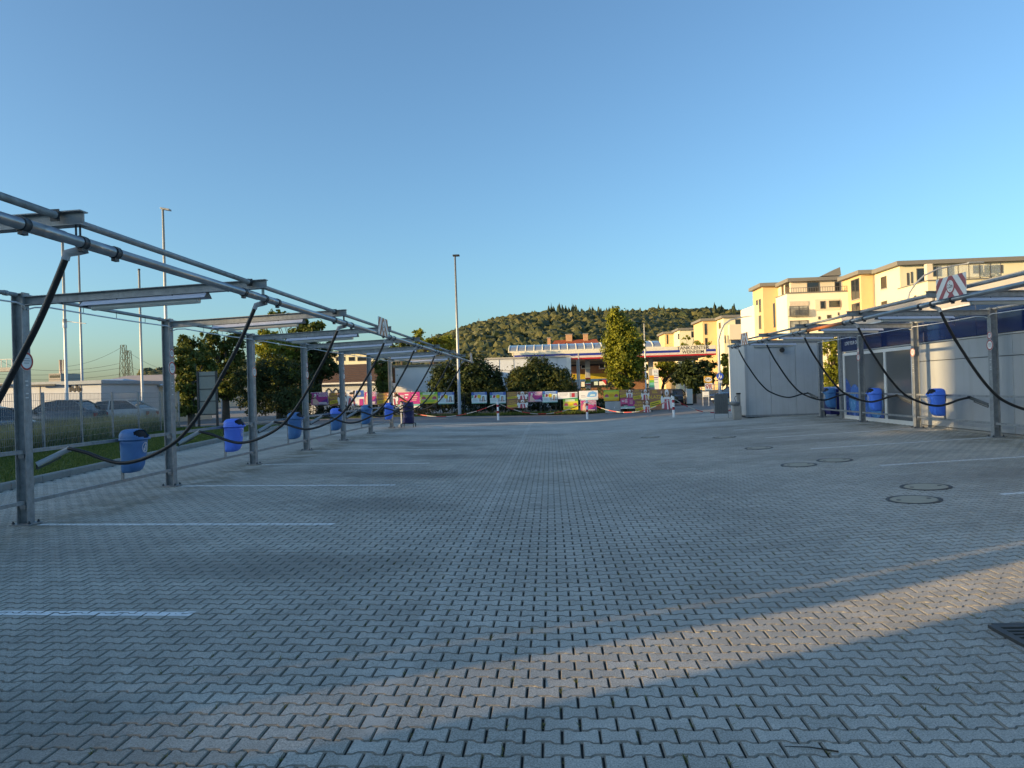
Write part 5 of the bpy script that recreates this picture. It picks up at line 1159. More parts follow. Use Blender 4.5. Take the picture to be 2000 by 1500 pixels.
# white hall behind the bush
hl = thing('white_hall', 'long low white hall behind the large bushes', 'building', (0, 60, 0)); HW = mat('white_cladding', (.62, .66, .7), .6, 0, .04, 2)
X0, X1 = at(905, 730, 61).x, at(1113, 730, 61).x; z1 = at(1030, 700, 61).z
MB().box((X0, 61, -.3), (X1, 78, z1)).build('wall', HW, hl); MB().box((X0-.1, 60.9, z1+.002), (X1+.1, 78.1, z1+.15)).build('roof_edge', CONCW, hl)
MB().box((X1-.25, 60.93, -.3), (X1+.12, 60.99, z1)).build('corner_trim', WHITE, hl)
for k in range(7): MB().box((X0+.6+k*1.25, 60.97, z1-.9), (X0+.62+k*1.25, 60.995, z1-.02)).build('panel_joint', CONCW, hl)
MB().box((X0, 60.96, z1-1.0), (X1-.26, 60.99, z1-.96)).build('trim', CONCW, hl)
wl = thing('white_wall_house', 'plain white gable wall behind the far left posters', 'building', (-10, 52, 0))
X0, X1 = at(772, 740, 52).x, at(880, 740, 52).x; z1 = at(800, 716, 52).z
MB().box((X0, 52, -.2), (X1, 62, z1)).build('wall', mat('white_render', (.72, .73, .74), .75, 0, .05, 1.5, dirt=.1, dirtcol=(.5, .5, .5)), wl); MB().box((X0-.15, 51.85, z1+.002), (X1+.15, 62.1, z1+.12)).build('roof', ROOFG, wl)
hs = thing('brown_roof_house', 'low white house with a brown tiled roof behind the posters', 'house', (-17, 57, 0))
X0, X1 = at(600, 760, 56).x, at(740, 760, 56).x; ze = at(660, 750, 56).z; zr_ = at(660, 716, 60).z
MB().box((X0, 56, -.2), (X1, 64, ze)).build('wall', mat('house_white', (.55, .58, .6), .8, 0, .06, 1), hs)
BT = mat('brown_tiles', (.1, .055, .04), .8, 0, .2, 4)
rf = MB().prism([(55.6, ze-.05), (60, zr_), (64.4, ze-.05), (64.4, ze+.1), (60, zr_+.15), (55.6, ze+.1)], 0, X0-.2, X1+.2).build('roof', BT, hs)
for k in range(10):
    u_ = k/10; MB().box((X0-.2, 55.6+4.4*u_, ze+.1+(zr_-ze+.05)*u_), (X1+.2, 55.6+4.4*u_+.06, ze+.15+(zr_-ze+.05)*u_)).build('tile_course', BT, rf)
MB().box((X0-.2, 55.48, ze-.02), (X1+.2, 55.6, ze+.1)).build('gutter', WHITE, hs)
mb = MB()
for px_ in (641, 655, 665):
    q = at(px_, 766, 55.97); mb.tube([(q.x-.25, 55.97, q.z-.5), (q.x-.2, 55.97, q.z+.1), (q.x, 55.97, q.z+.3), (q.x+.2, 55.97, q.z+.1), (q.x+.25, 55.97, q.z-.5)], .035, 6)
mb.build('graffiti', BLACK, hs)
fb = thing('cream_block', 'cream building with dark window bands above the brown roof', 'building', (-32, 118, 0))
X0, X1 = at(630, 700, 118).x, at(735, 700, 118).x; z1 = at(690, 690, 118).z; MB().box((X0, 118, -.2), (X1, 128, z1)).build('wall', CRE, fb); MB().box((X0-.3, 117.6, z1+.003), (X1+.3, 128, z1+.4)).build('roof', ROOFG, fb)
win(fb, 'f', (681, 697, 693, 705), 118, sill=False); win(fb, 'f', (698, 697, 716, 705), 118, sill=False); win(fb, 'f', (656, 697, 674, 705), 118, sill=False)
# red roofed house
rh = thing('red_roof_house', 'house with red tiled roof, two dormers and brick chimneys', 'house', (8, 140, 0)); RT = mat('red_tiles', (.3, .065, .025), .75, 0, .25, 3); BRK_ = mat('chimney_brick', (.5, .28, .16), .85, 0, .15, 3)
Yh = 135; X0, X1 = at(1062, 690, Yh).x, at(1185, 690, Yh).x; ze = at(1120, 694, Yh).z; zr_ = at(1120, 663.5, Yh+5).z
MB().box((X0+.5, Yh, -.3), (X1, Yh+10, ze)).build('wall', CRE, rh)
rf = MB().add([(X0, Yh-.5, ze), (X1, Yh-.5, ze), (X1, Yh+10.5, ze), (X0, Yh+10.5, ze), (X0+2.2, Yh+5, zr_), (X1-1.5, Yh+5, zr_)], [(0, 1, 5, 4), (1, 2, 5), (2, 3, 4, 5), (3, 0, 4), (0, 3, 2, 1)]).build('roof', RT, rh)
for px_ in (1105, 1139):
    q = at(px_, 690, Yh-.3); zd = at(px_, 667, Yh).z; zw = at(px_, 680, Yh).z
    d = MB().prism([(q.x-1.0, zw), (q.x, zd), (q.x+1.0, zw), (q.x+1.0, zw-.15), (q.x, zd-.2), (q.x-1.0, zw-.15)], 1, Yh-.3, Yh+4).build('dormer_roof', RT, rh)
    MB().prism([(q.x-.7, ze), (q.x+.7, ze), (q.x+.7, zw-.05), (q.x, zd-.35), (q.x-.7, zw-.05)], 1, Yh-.1, Yh+3).build('dormer_wall', CRE, d)
for a, b2, y_ in ((1105, 1117, 654), (1139, 1148, 653), (1069, 1075, 661)):
    q0, q1 = at(a, y_, Yh+5), at(b2, y_, Yh+5); MB().box((q0.x, Yh+4.5, ze), (q1.x, Yh+5.5, q0.z)).build('chimney', BRK_, rf); MB().box((q0.x-.1, Yh+4.4, q0.z), (q1.x+.1, Yh+5.6, q0.z+.12)).build('chimney_cap', CONC, rf)
# ================================================================== petrol station
SY = 80.0
st = thing('petrol_station_canopy', 'petrol station canopy lettered TANKCENTER WEINHEIM with a glass barrel roof', 'station canopy', (9, SY, -.18))
X0, X1 = at(1003, 690, SY).x, at(1398, 690, SY).x
zt = at(1262, 678.5, SY).z; H_ = .02
def zz(py_, px_=1262): return at(px_, py_, SY).z
FW = mat('fascia_white', (.72, .66, .52), .4, 0, .03); FB = mat('fascia_blue', (.012, .03, .25), .4); FP = mat('fascia_pale', (.68, .55, .48), .4); FR = mat('fascia_red', (.5, .02, .025), .4)
z0f, z1f = zz(697.5), zz(678.5); hh = z1f-z0f
MB().box((X0, SY, z0f+.05), (X1, SY+15, z1f-.02)).build('deck', FP, st)
def strip(nm, mt, a, b, xa=X0, xb=X1, d=.03):
    MB().box((xa-.02, SY-d, z0f+hh*a), (xb+.02, SY-.001, z0f+hh*b)).build(nm, mt, st)
strip('fascia_top', FW, .62, 1.0); strip('blue_stripe', FB, .38, .618, X0+.1, X1-.0, .034); strip('pale_stripe', FP, .16, .378); strip('red_stripe', FR, .0, .158, X0, X1, .05)
MB().box((X0-.03, SY, z0f), (X0-.001, SY+15, z1f)).build('fascia_side', FW, st); MB().box((X1+.001, SY-.03, z0f), (X1+.03, SY+15, z1f)).build('fascia_side', FW, st)
xa, xb = at(1328, 690, SY).x, at(1379, 690, SY).x
MB().box((xa, SY-.05, z0f+hh*.17), (xb, SY-.036, z1f+.06)).build('name_panel', FW, st)
mb = MB(); xm = (xa+xb)/2; put_text(mb, 'TANKCENTER', (xm, SY-.058, z0f+hh*.79), (1, 0, 0), (0, 0, 1), .55, .012, 1.0); put_text(mb, 'WEINHEIM', (xm, SY-.058, z0f+hh*.38), (1, 0, 0), (0, 0, 1), .5, .012, 1.0); mb.build('lettering', mat('lettering_brown', (.08, .06, .06), .5), st)
SOF = mat('soffit_grey', (.22, .22, .21), .6)
MB().box((X0+.2, SY+.2, z0f-.02), (X1-.2, SY+14.8, z0f+.045)).build('soffit', SOF, st)
MB().box((X0+1, SY+7, z0f-.35), (X1-.5, SY+7.6, z0f-.03)).build('girder', SOF, st)
for px_ in (1147.5, 1271):
    q = at(px_, 720, SY+3); cl = MB().box((q.x-.27, SY+2.7, -.18), (q.x+.27, SY+3.3, z0f-.021)).build('column', mat('column_grey', (.4, .39, .37), .6, 0, .06), st)
    for k, m_ in enumerate((FR, mat('fuel_orange', (.6, .3, .02), .5), mat('fuel_olive', (.3, .32, .04), .5), mat('fuel_green', (.05, .3, .07), .5), WHITE, FR)):
        za = at(px_, 738, SY+3).z-k*.145; MB().box((q.x-.3, SY+2.66, za-.13), (q.x+.3, SY+2.69, za)).build('fuel_label', m_, cl)
    MB().box((q.x-.3, SY+2.6, at(px_, 719, SY+3).z-.06), (q.x+.3, SY+2.69, at(px_, 719, SY+3).z+.05)).build('collar', FW, cl)
# barrel skylight
BG = mat('skylight_glass', (.22, .26, .3), .12, 0, .1, 1.5, spec=.7); n = 18; xs0, xs1 = at(995, 690, SY+3).x, X1-5.6; za = z1f+.02; hgt = 1.0
def arc(k): a = math.pi*k/10; return (SY+6-4*math.cos(a), za+hgt*math.sin(a))
sk = None
for i in range(n):
    a, b = xs0+(xs1-xs0)*i/n, xs0+(xs1-xs0)*(i+1)/n
    mb = MB(); mb.loft([[(x, *arc(k)) for k in range(11)] for x in (a+.06, b-.06)], caps=False, closed=False); mb.build('skylight_pane', BG, st)
    mb = MB(); mb.tube([(a, *arc(k)) for k in range(11)], .07, 6); mb.build('skylight_rib', FW, st)
MB().box((xs0-.1, SY+2.0, z1f), (xs1+.1, SY+2.1, z1f+.15)).build('skylight_curb', FW, st)
# station shop
sh = thing('station_shop', 'brick station shop with a yellow band and dark windows', 'shop', (8, 97, -.18)); SYs = 96.0
X0, X1 = at(1105, 720, SYs).x, at(1262, 720, SYs).x; BRW = mat('shop_brick', (.26, .13, .085), .85, 0, .25, 2.5, dirt=.5, dirtcol=(.42, .24, .13))
MB().box((X0, SYs, -.2), (X1, SYs+9, zz(702))).build('wall', BRW, sh)
def sb(nm, mt, px0, py0, px1, py1, d=.05):
    a, b = at(px0, py0, SYs), at(px1, py1, SYs); return MB().box((a.x, SYs-d, b.z), (b.x, SYs-.001, a.z)).build(nm, mt, sh)
sb('yellow_band', mat('band_yellow', (.5, .38, .06), .5), 1117, 731, 1200, 741); sb('blue_trim', mat('trim_blue', (.03, .12, .3), .5), 1117, 741.3, 1200, 744, .06); sb('grey_band', SOF, 1115, 705, 1200, 710); sb('dark_band', BLACK, 1115, 710.3, 1200, 713)
for r_ in ((1135, 712, 1146, 720), (1170, 711, 1181, 720)): win(sh, 'f', r_, SYs, frame=WHITE)
sb('shop_window', DGLASS, 1118, 744.5, 1200, 756, .04); sb('red_poster', PC['red'], 1127, 745, 1130, 757, .06); sb('white_poster', PC['wht'], 1135, 745, 1142, 755, .06); sb('grey_poster', PC['lbl'], 1160, 744, 1168, 752, .06); sb('red_white_poster', PC['wht'], 1170, 742, 1184, 752, .06)
a, b = at(1175, 742, SYs), at(1184, 752, SYs); MB().add([(a.x, SYs-.065, a.z), (b.x, SYs-.065, a.z), (b.x, SYs-.065, b.z)], [(0, 2, 1)]).build('red_triangle', PC['red'], sh)
# price board
PB = thing('price_board', 'white TC fuel price board at the station entrance', 'sign', (at(1280, 760, 62).x, 62, -.1)); a, b = at(1275, 721, 62), at(1287, 762, 62)
MB().box((a.x, 62, -.15), (b.x, 62.2, a.z)).build('body', WHITE, PB); mb = MB(); put_text(mb, 'TC', ((a.x+b.x)/2+.0, 61.99, a.z-.26), (1, 0, 0), (0, 0, 1), .3, .01); mb.build('lettering', PC['gry'], PB)
for k, (m_, y_) in enumerate((('lbl', 730), ('gry', 733), ('pur', 737.5), ('gry', 741), ('gry', 747))):
    z = at(1280, y_, 62).z; MB().box((a.x+.06, 61.985, z-.035), (b.x-.06, 61.999, z+.035)).build('price_line', PC[m_], PB)
a = at(1267, 735, 60); b = at(1278, 760, 60)
t = thing('fuel_sign', 'low orange and green fuel sign beside the price board', 'sign', (a.x, 60, -.1)); MB().box((a.x, 60, -.15), (b.x, 60.1, a.z)).build('body', POLEG, t)
for k, m_ in enumerate(('org', 'gold', 'grn', 'teal', 'dgrn')): MB().box((a.x+.05, 59.985, a.z-.12-k*.2), (b.x+.0, 59.999, a.z+.06-k*.2)).build('fuel_band', PC[m_], t)
for px_, py_, w_, lb, Y in ((1214, 738, 6, 'narrow grey station cabinet left of the linden trunk', 62), (1222, 752, 5, 'small white box beside the grey station cabinet', 61.5), (1273, 753, 12, 'low white pump housing below the price board', 61)):
    a, b = at(px_-w_/2, py_, Y), at(px_+w_/2, 765, Y); t = thing('station_cabinet', lb, 'cabinet', (a.x, Y, -.15)); MB().bevbox((a.x, Y, -.15), (b.x, Y+.4, a.z), .02).build('body', POLEW if 'white' in lb else CONCW, t); MB().box((a.x+.04, Y-.01, (a.z-.3)), (b.x-.04, Y-.001, a.z-.12)).build('vent', PC['gry'], t)
# signs right of the station
SYb = 55.0
t = thing('card_sign', 'orange DRV sign above a red lettered VR sign', 'sign', (at(1384, 780, SYb).x, SYb, -.1)); a, b = at(1375, 734.5, SYb), at(1391.5, 748, SYb)
MB().bevbox((a.x, SYb, b.z), (b.x, SYb+.15, a.z), .03).build('orange_box', mat('sign_orange', (.62, .32, .04), .45), t)
MB().disc(((a.x+b.x)/2, SYb-.005, (a.z+b.z)/2), (0, -1, 0), .27, .004, 24, .17).build('white_oval', WHITE, t); mb = MB(); put_text(mb, 'DRV', ((a.x+b.x)/2, SYb-.012, (a.z+b.z)/2), (1, 0, .0), (.15, 0, 1), .22, .02); mb.build('lettering', BLACK, t)
a2, b2 = at(1377, 748.7, SYb), at(1392, 762, SYb); MB().box((a2.x, SYb, b2.z), (b2.x, SYb+.12, a2.z)).build('white_box', WHITE, t); mb = MB(); put_text(mb, 'VR', ((a2.x+b2.x)/2, SYb-.006, (a2.z+b2.z)/2-.03), (1, 0, 0), (0, 0, 1), .42, .02, 1.0); mb.add([(a2.x+.05, SYb-.006, a2.z-.1), ((a2.x+b2.x)/2, SYb-.006, a2.z-.03), (b2.x-.05, SYb-.006, a2.z-.1), (b2.x-.05, SYb-.006, a2.z-.15), ((a2.x+b2.x)/2, SYb-.006, a2.z-.08), (a2.x+.05, SYb-.006, a2.z-.15)], [(0, 5, 4, 1), (1, 4, 3, 2)]); mb.build('lettering', mat('letter_red', (.35, .02, .03), .5), t)
MB().bar(((a.x+b.x)/2, SYb+.08, -.15), ((a.x+b.x)/2, SYb+.08, b2.z), .07).build('post', POLEG, t)
a, b = at(1372, 765, 50), at(1385, 775, 50); t = thing('small_white_sign', 'low white sign board on two legs under the VR sign', 'sign', (a.x, 50, .0)); MB().box((a.x, 50, b.z), (b.x, 50.03, a.z)).build('board', WHITE, t); MB().box((a.x+.08, 49.99, b.z+.04), (b.x-.08, 49.999, b.z+.1)).build('text_line', PC['gry'], t)
for x in (a.x+.02, b.x-.02): MB().bar((x, 50.05, -.05), (x, 50.05, a.z), .03).build('leg', POLEW, t)
a, b = at(1341, 760, 58), at(1353, 776, 58); t = thing('electric_cabinet', 'plain white electric cabinet beside the dark tree trunk', 'cabinet', (a.x, 58, -.15)); MB().bevbox((a.x, 58, -.1), (b.x, 58.35, a.z), .02).build('body', POLEW, t); MB().box((a.x-.02, 57.98, -.2), (b.x+.02, 58.37, .0)).build('plinth', BLACK, t)
# concrete wall with railing behind
a, b = at(1322, 768, 84), at(1470, 766, 84); t = thing('ramp_railing', 'white railing on a low concrete wall behind the road', 'railing', (a.x, 84, -.18)); MB().box((a.x, 84, -.2), (b.x, 84.3, .75)).build('wall', CONC, t)
n = 18
for k in range(n+1): x = a.x+(b.x-a.x)*k/n; MB().box((x-.04, 84.1, .75), (x+.04, 84.18, 1.85)).build('baluster', POLEW, t)
for z in (1.8, 1.35, .95): MB().box((a.x, 84.07, z-.03), (b.x, 84.09, z+.03)).build('rail', POLEW, t)
# traffic island
plain('traffic_island', [(11.0, 49, .19), (17.5, 46.2, .19), (18.5, 47.5, .19), (12.0, 52, .19)], GRASSB)
# ================================================================== cars
TYRE = mat('tyre', (.015, .015, .016), .8); RIM = mat('alloy_rim', (.35, .36, .37), .3, .8); CARG = mat('car_glass', (.015, .018, .02), .05, spec=.8); HEAD = mat('headlamp', (.75, .77, .78), .1); TAIL = mat('tail_lamp', (.35, .01, .01), .2)
def car(label, loc, rz, paint, Hs=1.0, group=None):
    t = thing('parked_car', label, 'car'); W_ = .88
    prof = [(-2.15, .35), (-2.18, .6), (-2.1, .82), (-1.3, .93), (-.75, .97), (1.2, 1.0), (1.95, .98), (2.12, .85), (2.15, .55), (2.08, .32), (1.75, .25), (-1.8, .25)]
    def sec(s, k): return [(x*(.985 if k else 1), s*W_*(1-.0), z) for x, z in prof]
    rings = []
    for yy_, sc_, dz in ((-W_, .955, .0), (-W_*.93, .99, .02), (-W_*.5, 1.0, .035), (0, 1.005, .04), (W_*.5, 1.0, .035), (W_*.93, .99, .02), (W_, .955, .0)):
        rings.append([(x*sc_, yy_, (z+dz*(1 if z > .9 else 0))*Hs) for x, z in prof])
    b = MB(); b.smooth = True; b.loft(rings, caps=True); bo = b.build('body', paint, t)
    g = [(-1.05, .96), (-.35, 1.4), (.2, 1.46), (1.05, 1.43), (1.85, .99)]
    mb = MB(); mb.smooth = False; mb.loft([[(x*(1-.0), s*(W_-.06-.24*max(0, (z-.96)/.5)), z*Hs) for x, z in g] for s in (-1, 1)], caps=True); go = mb.build('glasshouse', CARG, t)
    mb = MB(); mb.smooth = True; rf = [(-.4, 1.4), (.2, 1.475), (1.05, 1.445), (1.15, 1.40), (.2, 1.43), (-.3, 1.37)]
    mb.loft([[(x, s*(W_-.27), z*Hs) for x, z in rf] for s in (-1, 1)]); mb.build('roof', paint, t)
    for s in (-1, 1):
        for (xa, za, xb, zb) in ((-1.08, .95, -.38, 1.41), (.25, .98, .22, 1.45), (1.88, .98, 1.08, 1.43)):
            ya, yb = s*(W_-.055), s*(W_-.06-.24*max(0, (zb-.96)/.5)+.006); MB().bar((xa, ya, za*Hs), (xb, yb, zb*Hs), .07, .03).build('pillar', paint, t)
    for x in (-1.35, 1.32):
        for s in (-1, 1):
            wh = MB().tube([(x, s*(W_-.19), .32), (x, s*(W_+.01), .32)], .32, 22).build('wheel', TYRE, t); MB().tube([(x, s*(W_-.05), .32), (x, s*(W_+.02), .32)], .21, 18).build('rim', RIM, wh)
    for s in (-1, 1):
        MB().loft([[(-2.13, s*.45, .62*Hs), (-2.13, s*.45, .76*Hs), (-1.95, s*.45, .8*Hs)], [(-2.06, s*.83, .62*Hs), (-2.02, s*.83, .8*Hs), (-1.8, s*.84, .84*Hs)]]).build('headlight', HEAD, t)
        MB().box((2.02, s*.55-.17, .68*Hs), (2.13, s*.55+.17, .86*Hs)).build('tail_light', TAIL, t)
        MB().bevbox((-.82, s*(W_+.1)-.08, .93*Hs), (-.66, s*(W_+.1)+.08, 1.06*Hs), .02).build('mirror', paint, t)
    MB().box((-2.19, -.26, .42), (-2.165, .26, .53)).build('number_plate', WHITE, t); MB().box((-2.185, -.5, .56), (-2.15, .5, .7)).build('grille', BLACK, t)
    t.location = loc; t.rotation_euler = (0, 0, rz)
    if group: t['group'] = group
    return t
PBK = mat('paint_black', (.012, .013, .016), .2, 0, .1, 3, spec=.7); PBL = mat('paint_dark_blue', (.015, .035, .09), .2, 0, .1, 3, spec=.7); PSV = mat('paint_silver', (.13, .135, .14), .25, .4, .05, 3); PWH = mat('paint_white', (.42, .42, .42), .25, 0, .05, 3); PGR = mat('paint_slate', (.06, .07, .09), .2, .2, .05, 3, spec=.7)
q = at(1316, 760, 60); car('black car driving towards the camera right of the banners', (q.x, 60, -.17), math.pi/2-.25, PBK, .92)
q = at(1424, 760, 57); car('dark blue car half hidden behind the ribbed board', (q.x+.6, 57, -.12), .35, PBL)
q = at(12, 850, 24.5); car('slate coloured car behind the fence at the left edge', (q.x-1.0, 24.9, .14), 2.75, PGR)
q = at(118, 810, 35); car('silver car parked before the white portable cabin', (q.x, 35, .14), .05, PSV, 1.12)
q = at(185, 810, 36); car('white car parked beside the silver one', (q.x+.6, 36.5, .14), .1, PWH, 1.08)
# ================================================================== far left yard
CAB = mat('cabin_white', (.55, .58, .62), .5, 0, .05, 1.5, dirt=.15, dirtcol=(.4, .4, .4))
t = thing('portable_cabin', 'long white portable cabin behind the parked cars', 'cabin', (-33, 38.5, .14)); Yc = 38.6; X0, X1 = at(-90, 780, Yc).x, at(198, 780, Yc).x; z1 = at(150, 744, Yc).z
MB().box((X0, Yc, .1), (X1, Yc+6, z1-.2)).build('wall', CAB, t); MB().box((X0-.15, Yc-.2, z1-.2), (X1+.15, Yc+6.2, z1)).build('roof_edge', mat('cabin_edge_grey', (.33, .38, .42), .5), t)
for k in range(9): MB().box((X1-1.2-k*2.4, Yc-.02, .2), (X1-1.15-k*2.4, Yc-.001, z1-.21)).build('panel_joint', CONCW, t)
for a, b in ((62, 108), (-40, 20)): p, r_ = at(a, 753, Yc-.3), at(b, 753, Yc-.3); MB().bar((p.x, Yc-.3, p.z), (r_.x, Yc-.3, p.z), .09).build('strip_light', DARKST, t)
mb = MB()
for k in range(6): q = at(137+k*4.2, 757, Yc); mb.box((q.x-.05, Yc-.02, q.z-.25+.06*(k % 2)), (q.x+.05, Yc-.003, q.z+.18-.1*(k % 3)))
mb.build('graffiti', BLACK, t)
t = thing('beige_shed', 'beige clad shed right of the portable cabin', 'shed', (-24, 44, .14)); Ys = 44.5; X0, X1 = at(203, 780, Ys).x, at(312, 780, Ys).x; z1 = at(250, 757, Ys).z
BEI = mat('shed_beige', (.55, .47, .37), .7, 0, .08, 1.2)
MB().box((X0, Ys, .0), (X1, Ys+7, z1)).build('wall', BEI, t); MB().box((X0-.2, Ys-.2, z1+.002), (X1+.2, Ys+7, z1+.1)).build('roof', CONCW, t)
for k in range(11): MB().box((X0+.2+k*(X1-X0-.4)/11, Ys-.04, .1), (X0+.32+k*(X1-X0-.4)/11, Ys-.001, z1-.35)).build('cladding_board', mat('board_pale', (.62, .56, .47), .7), t)
MB().box((X0+.1, Ys-.06, z1-.34), (X1-1.4, Ys-.001, z1-.08)).build('fascia', mat('fascia_slate', (.25, .3, .35), .6), t)
t = thing('warehouse', 'far warehouse with a pale pinkish pitched roof', 'warehouse', (-50, 92, .1)); Yw = 90; X0, X1 = at(150, 760, Yw).x, at(345, 760, Yw).x; ze, zr_ = at(250, 757, Yw).z, at(250, 737, Yw+12).z
MB().box((X0, Yw, 0), (X1, Yw+24, ze)).build('wall', BEI, t); MB().prism([(Yw-.5, ze), (Yw+12, zr_), (Yw+24.5, ze), (Yw+24.5, ze+.2), (Yw+12, zr_+.25), (Yw-.5, ze+.2)], 0, X0-.5, X1+.5).build('roof', mat('roof_pink_grey', (.42, .33, .28), .7, 0, .08, .5), t)
t = thing('blue_roof_hall', 'low hall with a pale blue sloped roof behind the cabin', 'hall', (-42, 62, .1)); Yw = 60; X0, X1 = at(120, 760, Yw).x, at(228, 760, Yw).x; ze, zr_ = at(200, 757, Yw).z, at(200, 741, Yw+6).z
MB().box((X0, Yw, 0), (X1, Yw+12, ze)).build('wall', CAB, t); MB().add([(X0, Yw-.3, ze), (X1, Yw-.3, ze), (X1, Yw+12.3, ze), (X0, Yw+12.3, ze), (X0, Yw+6, zr_), (X1-3, Yw+6, zr_)], [(0, 1, 5, 4), (1, 2, 5), (2, 3, 4, 5), (3, 0, 4)]).build('roof', mat('roof_pale_blue', (.35, .42, .52), .45, .2, .05), t)
t = thing('twin_chimneys', 'pair of pale chimneys on a distant works building', 'chimney', (-130, 210, 0)); Yw = 210
for a, b in ((115.5, 120.5), (122.5, 127)): p, r_ = at(a, 703, Yw), at(b, 703, Yw); MB().tube([((p.x+r_.x)/2, Yw, 0), ((p.x+r_.x)/2, Yw, p.z)], (r_.x-p.x)/2, 16).build('chimney', mat('chimney_pale', (.6, .5, .46), .8), t)
a, b = at(95, 730, Yw-4), at(119, 745, Yw-4); MB().box((a.x, Yw-4, 0), (b.x, Yw+6, a.z)).build('works_building', mat('works_grey', (.4, .36, .32), .8), t); MB().box((a.x+.3, Yw-4.05, a.z-1.3), (b.x-.3, Yw-4.0, a.z-.5)).build('window_band', DGLASS, t)
LAT = mat('lattice_green', (.045, .06, .04), .7)
def pylon(label, px_, py_, Y, w0, w1):
    p = at(px_, py_, Y); zb = .0; t = thing('lattice_mast', label, 'mast', (p.x, Y, zb)); mb = MB(); n = 9
    def cn(k): w_ = w0+(w1-w0)*k/n; z = zb+(p.z-zb)*k/n; return [Vector((p.x+sx*w_, Y+sy*w_, z)) for sx, sy in ((-1, -1), (1, -1), (1, 1), (-1, 1))]
    for k in range(n):
        A, B = cn(k), cn(k+1)
        for i in range(4): mb.bar(A[i], B[i], .07); mb.bar(A[i], B[(i+1) % 4], .04); mb.bar(B[i], B[(i+1) % 4], .04)
    mb.build('lattice', LAT, t); return p
P1 = pylon('taller dark green railway lattice mast on the left', 241, 674, 112, .75, .3); P2 = pylon('shorter dark green railway lattice mast on the left', 250.5, 685, 118, .75, .3)
def wire(label, pts, sag=.0):
    t = thing('overhead_wire', label, 'wire', pts[0], 'railway overhead wires'); mb = MB(); P = []
    for a, b in zip(pts[:-1], pts[1:]):
        for k in range(9): v = Vector(a).lerp(Vector(b), k/8); v.z -= sag*4*(k/8)*(1-k/8); P.append(v)
    mb.tube(P, .022, 5); mb.build('cable', DARKST, t)
for (a, b), lb in zip((((130, 716, 110), (241, 676, 112)), ((-20, 690, 100), (60, 722, 108)), ((60, 722, 108), (241, 708, 112)), ((-20, 730, 100), (241, 718, 112)), ((-20, 738, 100), (241, 730, 112)), ((252, 688, 118), (340, 726, 130)), ((252, 715, 118), (340, 730, 130))),
      ('steepest overhead wire up to the taller mast', 'overhead wire left of the first post', 'long sagging overhead wire behind the flagpoles', 'overhead wire just above the cabin roof', 'lowest overhead wire along the railway', 'wire sloping down right of the shorter mast', 'lower wire right of the shorter mast')):
    wire(lb, [at(*a)[:], at(*b)[:]], .6)
t = thing('signal_gantry', 'grey railed signal gantry at the left edge', 'gantry', (at(10, 720, 60).x, 60, 0)); a, b = at(-60, 713, 60), at(24, 725, 60)
MB().box((a.x, 60, b.z), (b.x, 61, b.z+.35)).build('deck', CONCW, t); mb = MB()
for k in range(9): x = a.x+(b.x-a.x)*k/8; mb.bar((x, 60, b.z+.35), (x, 60, a.z+.4), .05)
mb.bar((a.x, 60, a.z+.4), (b.x, 60, a.z+.4), .05); mb.build('railing', POLEG, t); MB().box((a.x-.2, 60.2, 0), (a.x+.2, 60.6, b.z)).build('leg', POLEG, t); MB().box((b.x-.5, 60.1, b.z+.35), (b.x-.1, 60.5, b.z+.0)).build('bracket', POLEG, t)
MB().box((b.x-.25, 60.3, 0), (b.x-.05, 60.5, b.z)).build('leg', POLEG, t)
# ================================================================== wooded hill
def interp(x, pts):
    xs, ys = zip(*pts); return float(np.interp(x, xs, ys))
R1 = [(300, 735), (600, 716), (760, 698), (830, 684), (880, 664), (920, 651), (960, 641), (1000, 634), (1040, 629), (1080, 626), (1110, 625), (1150, 627), (1190, 626), (1230, 630), (1270, 634), (1320, 640), (1400, 650), (1600, 690)]
R2 = [(1000, 690), (1120, 650), (1180, 630), (1230, 622), (1270, 618), (1310, 615), (1340, 618), (1380, 616), (1420, 618), (1460, 621), (1560, 632), (1700, 655), (1900, 690), (2100, 715)]
HG = mat('forest_floor', (.03, .04, .015), .95, 0, .3, .05)
def hill(name, ridge, Yr, Yf, x0, x1, step):
    cols = list(np.arange(x0, x1+1, step)); rows = 12; V = []; Fc = []
    for x in cols:
        zr_ = at(x, interp(x, ridge), Yr).z; X_ = at(x, 750, Yr).x/Yr
        for k in range(rows+4):
            if k < rows: u_ = k/(rows-1); Y = Yf+(Yr-Yf)*u_; z = -2+(zr_+2)*(u_*u_*(3-2*u_))**.9
            else: u_ = (k-rows+1)/4; Y = Yr+260*u_; z = zr_*(1-u_*u_)
            V.append((X_*Y, Y, z))
    R_ = rows+4
    for i in range(len(cols)-1):
        for k in range(R_-1): Fc.append((i*R_+k, (i+1)*R_+k, (i+1)*R_+k+1, i*R_+k+1))
    mb = MB(); mb.add(V, Fc); o = struct(mb.build(name, HG)); return V, R_, len(cols)
ico_bm = bmesh.new(); bmesh.ops.create_icosphere(ico_bm, subdivisions=2, radius=1.0); ico_v = np.array([v.co[:] for v in ico_bm.verts]); ico_f = np.array([[l.vert.index for l in f.loops] for f in ico_bm.faces]); ico_bm.free()
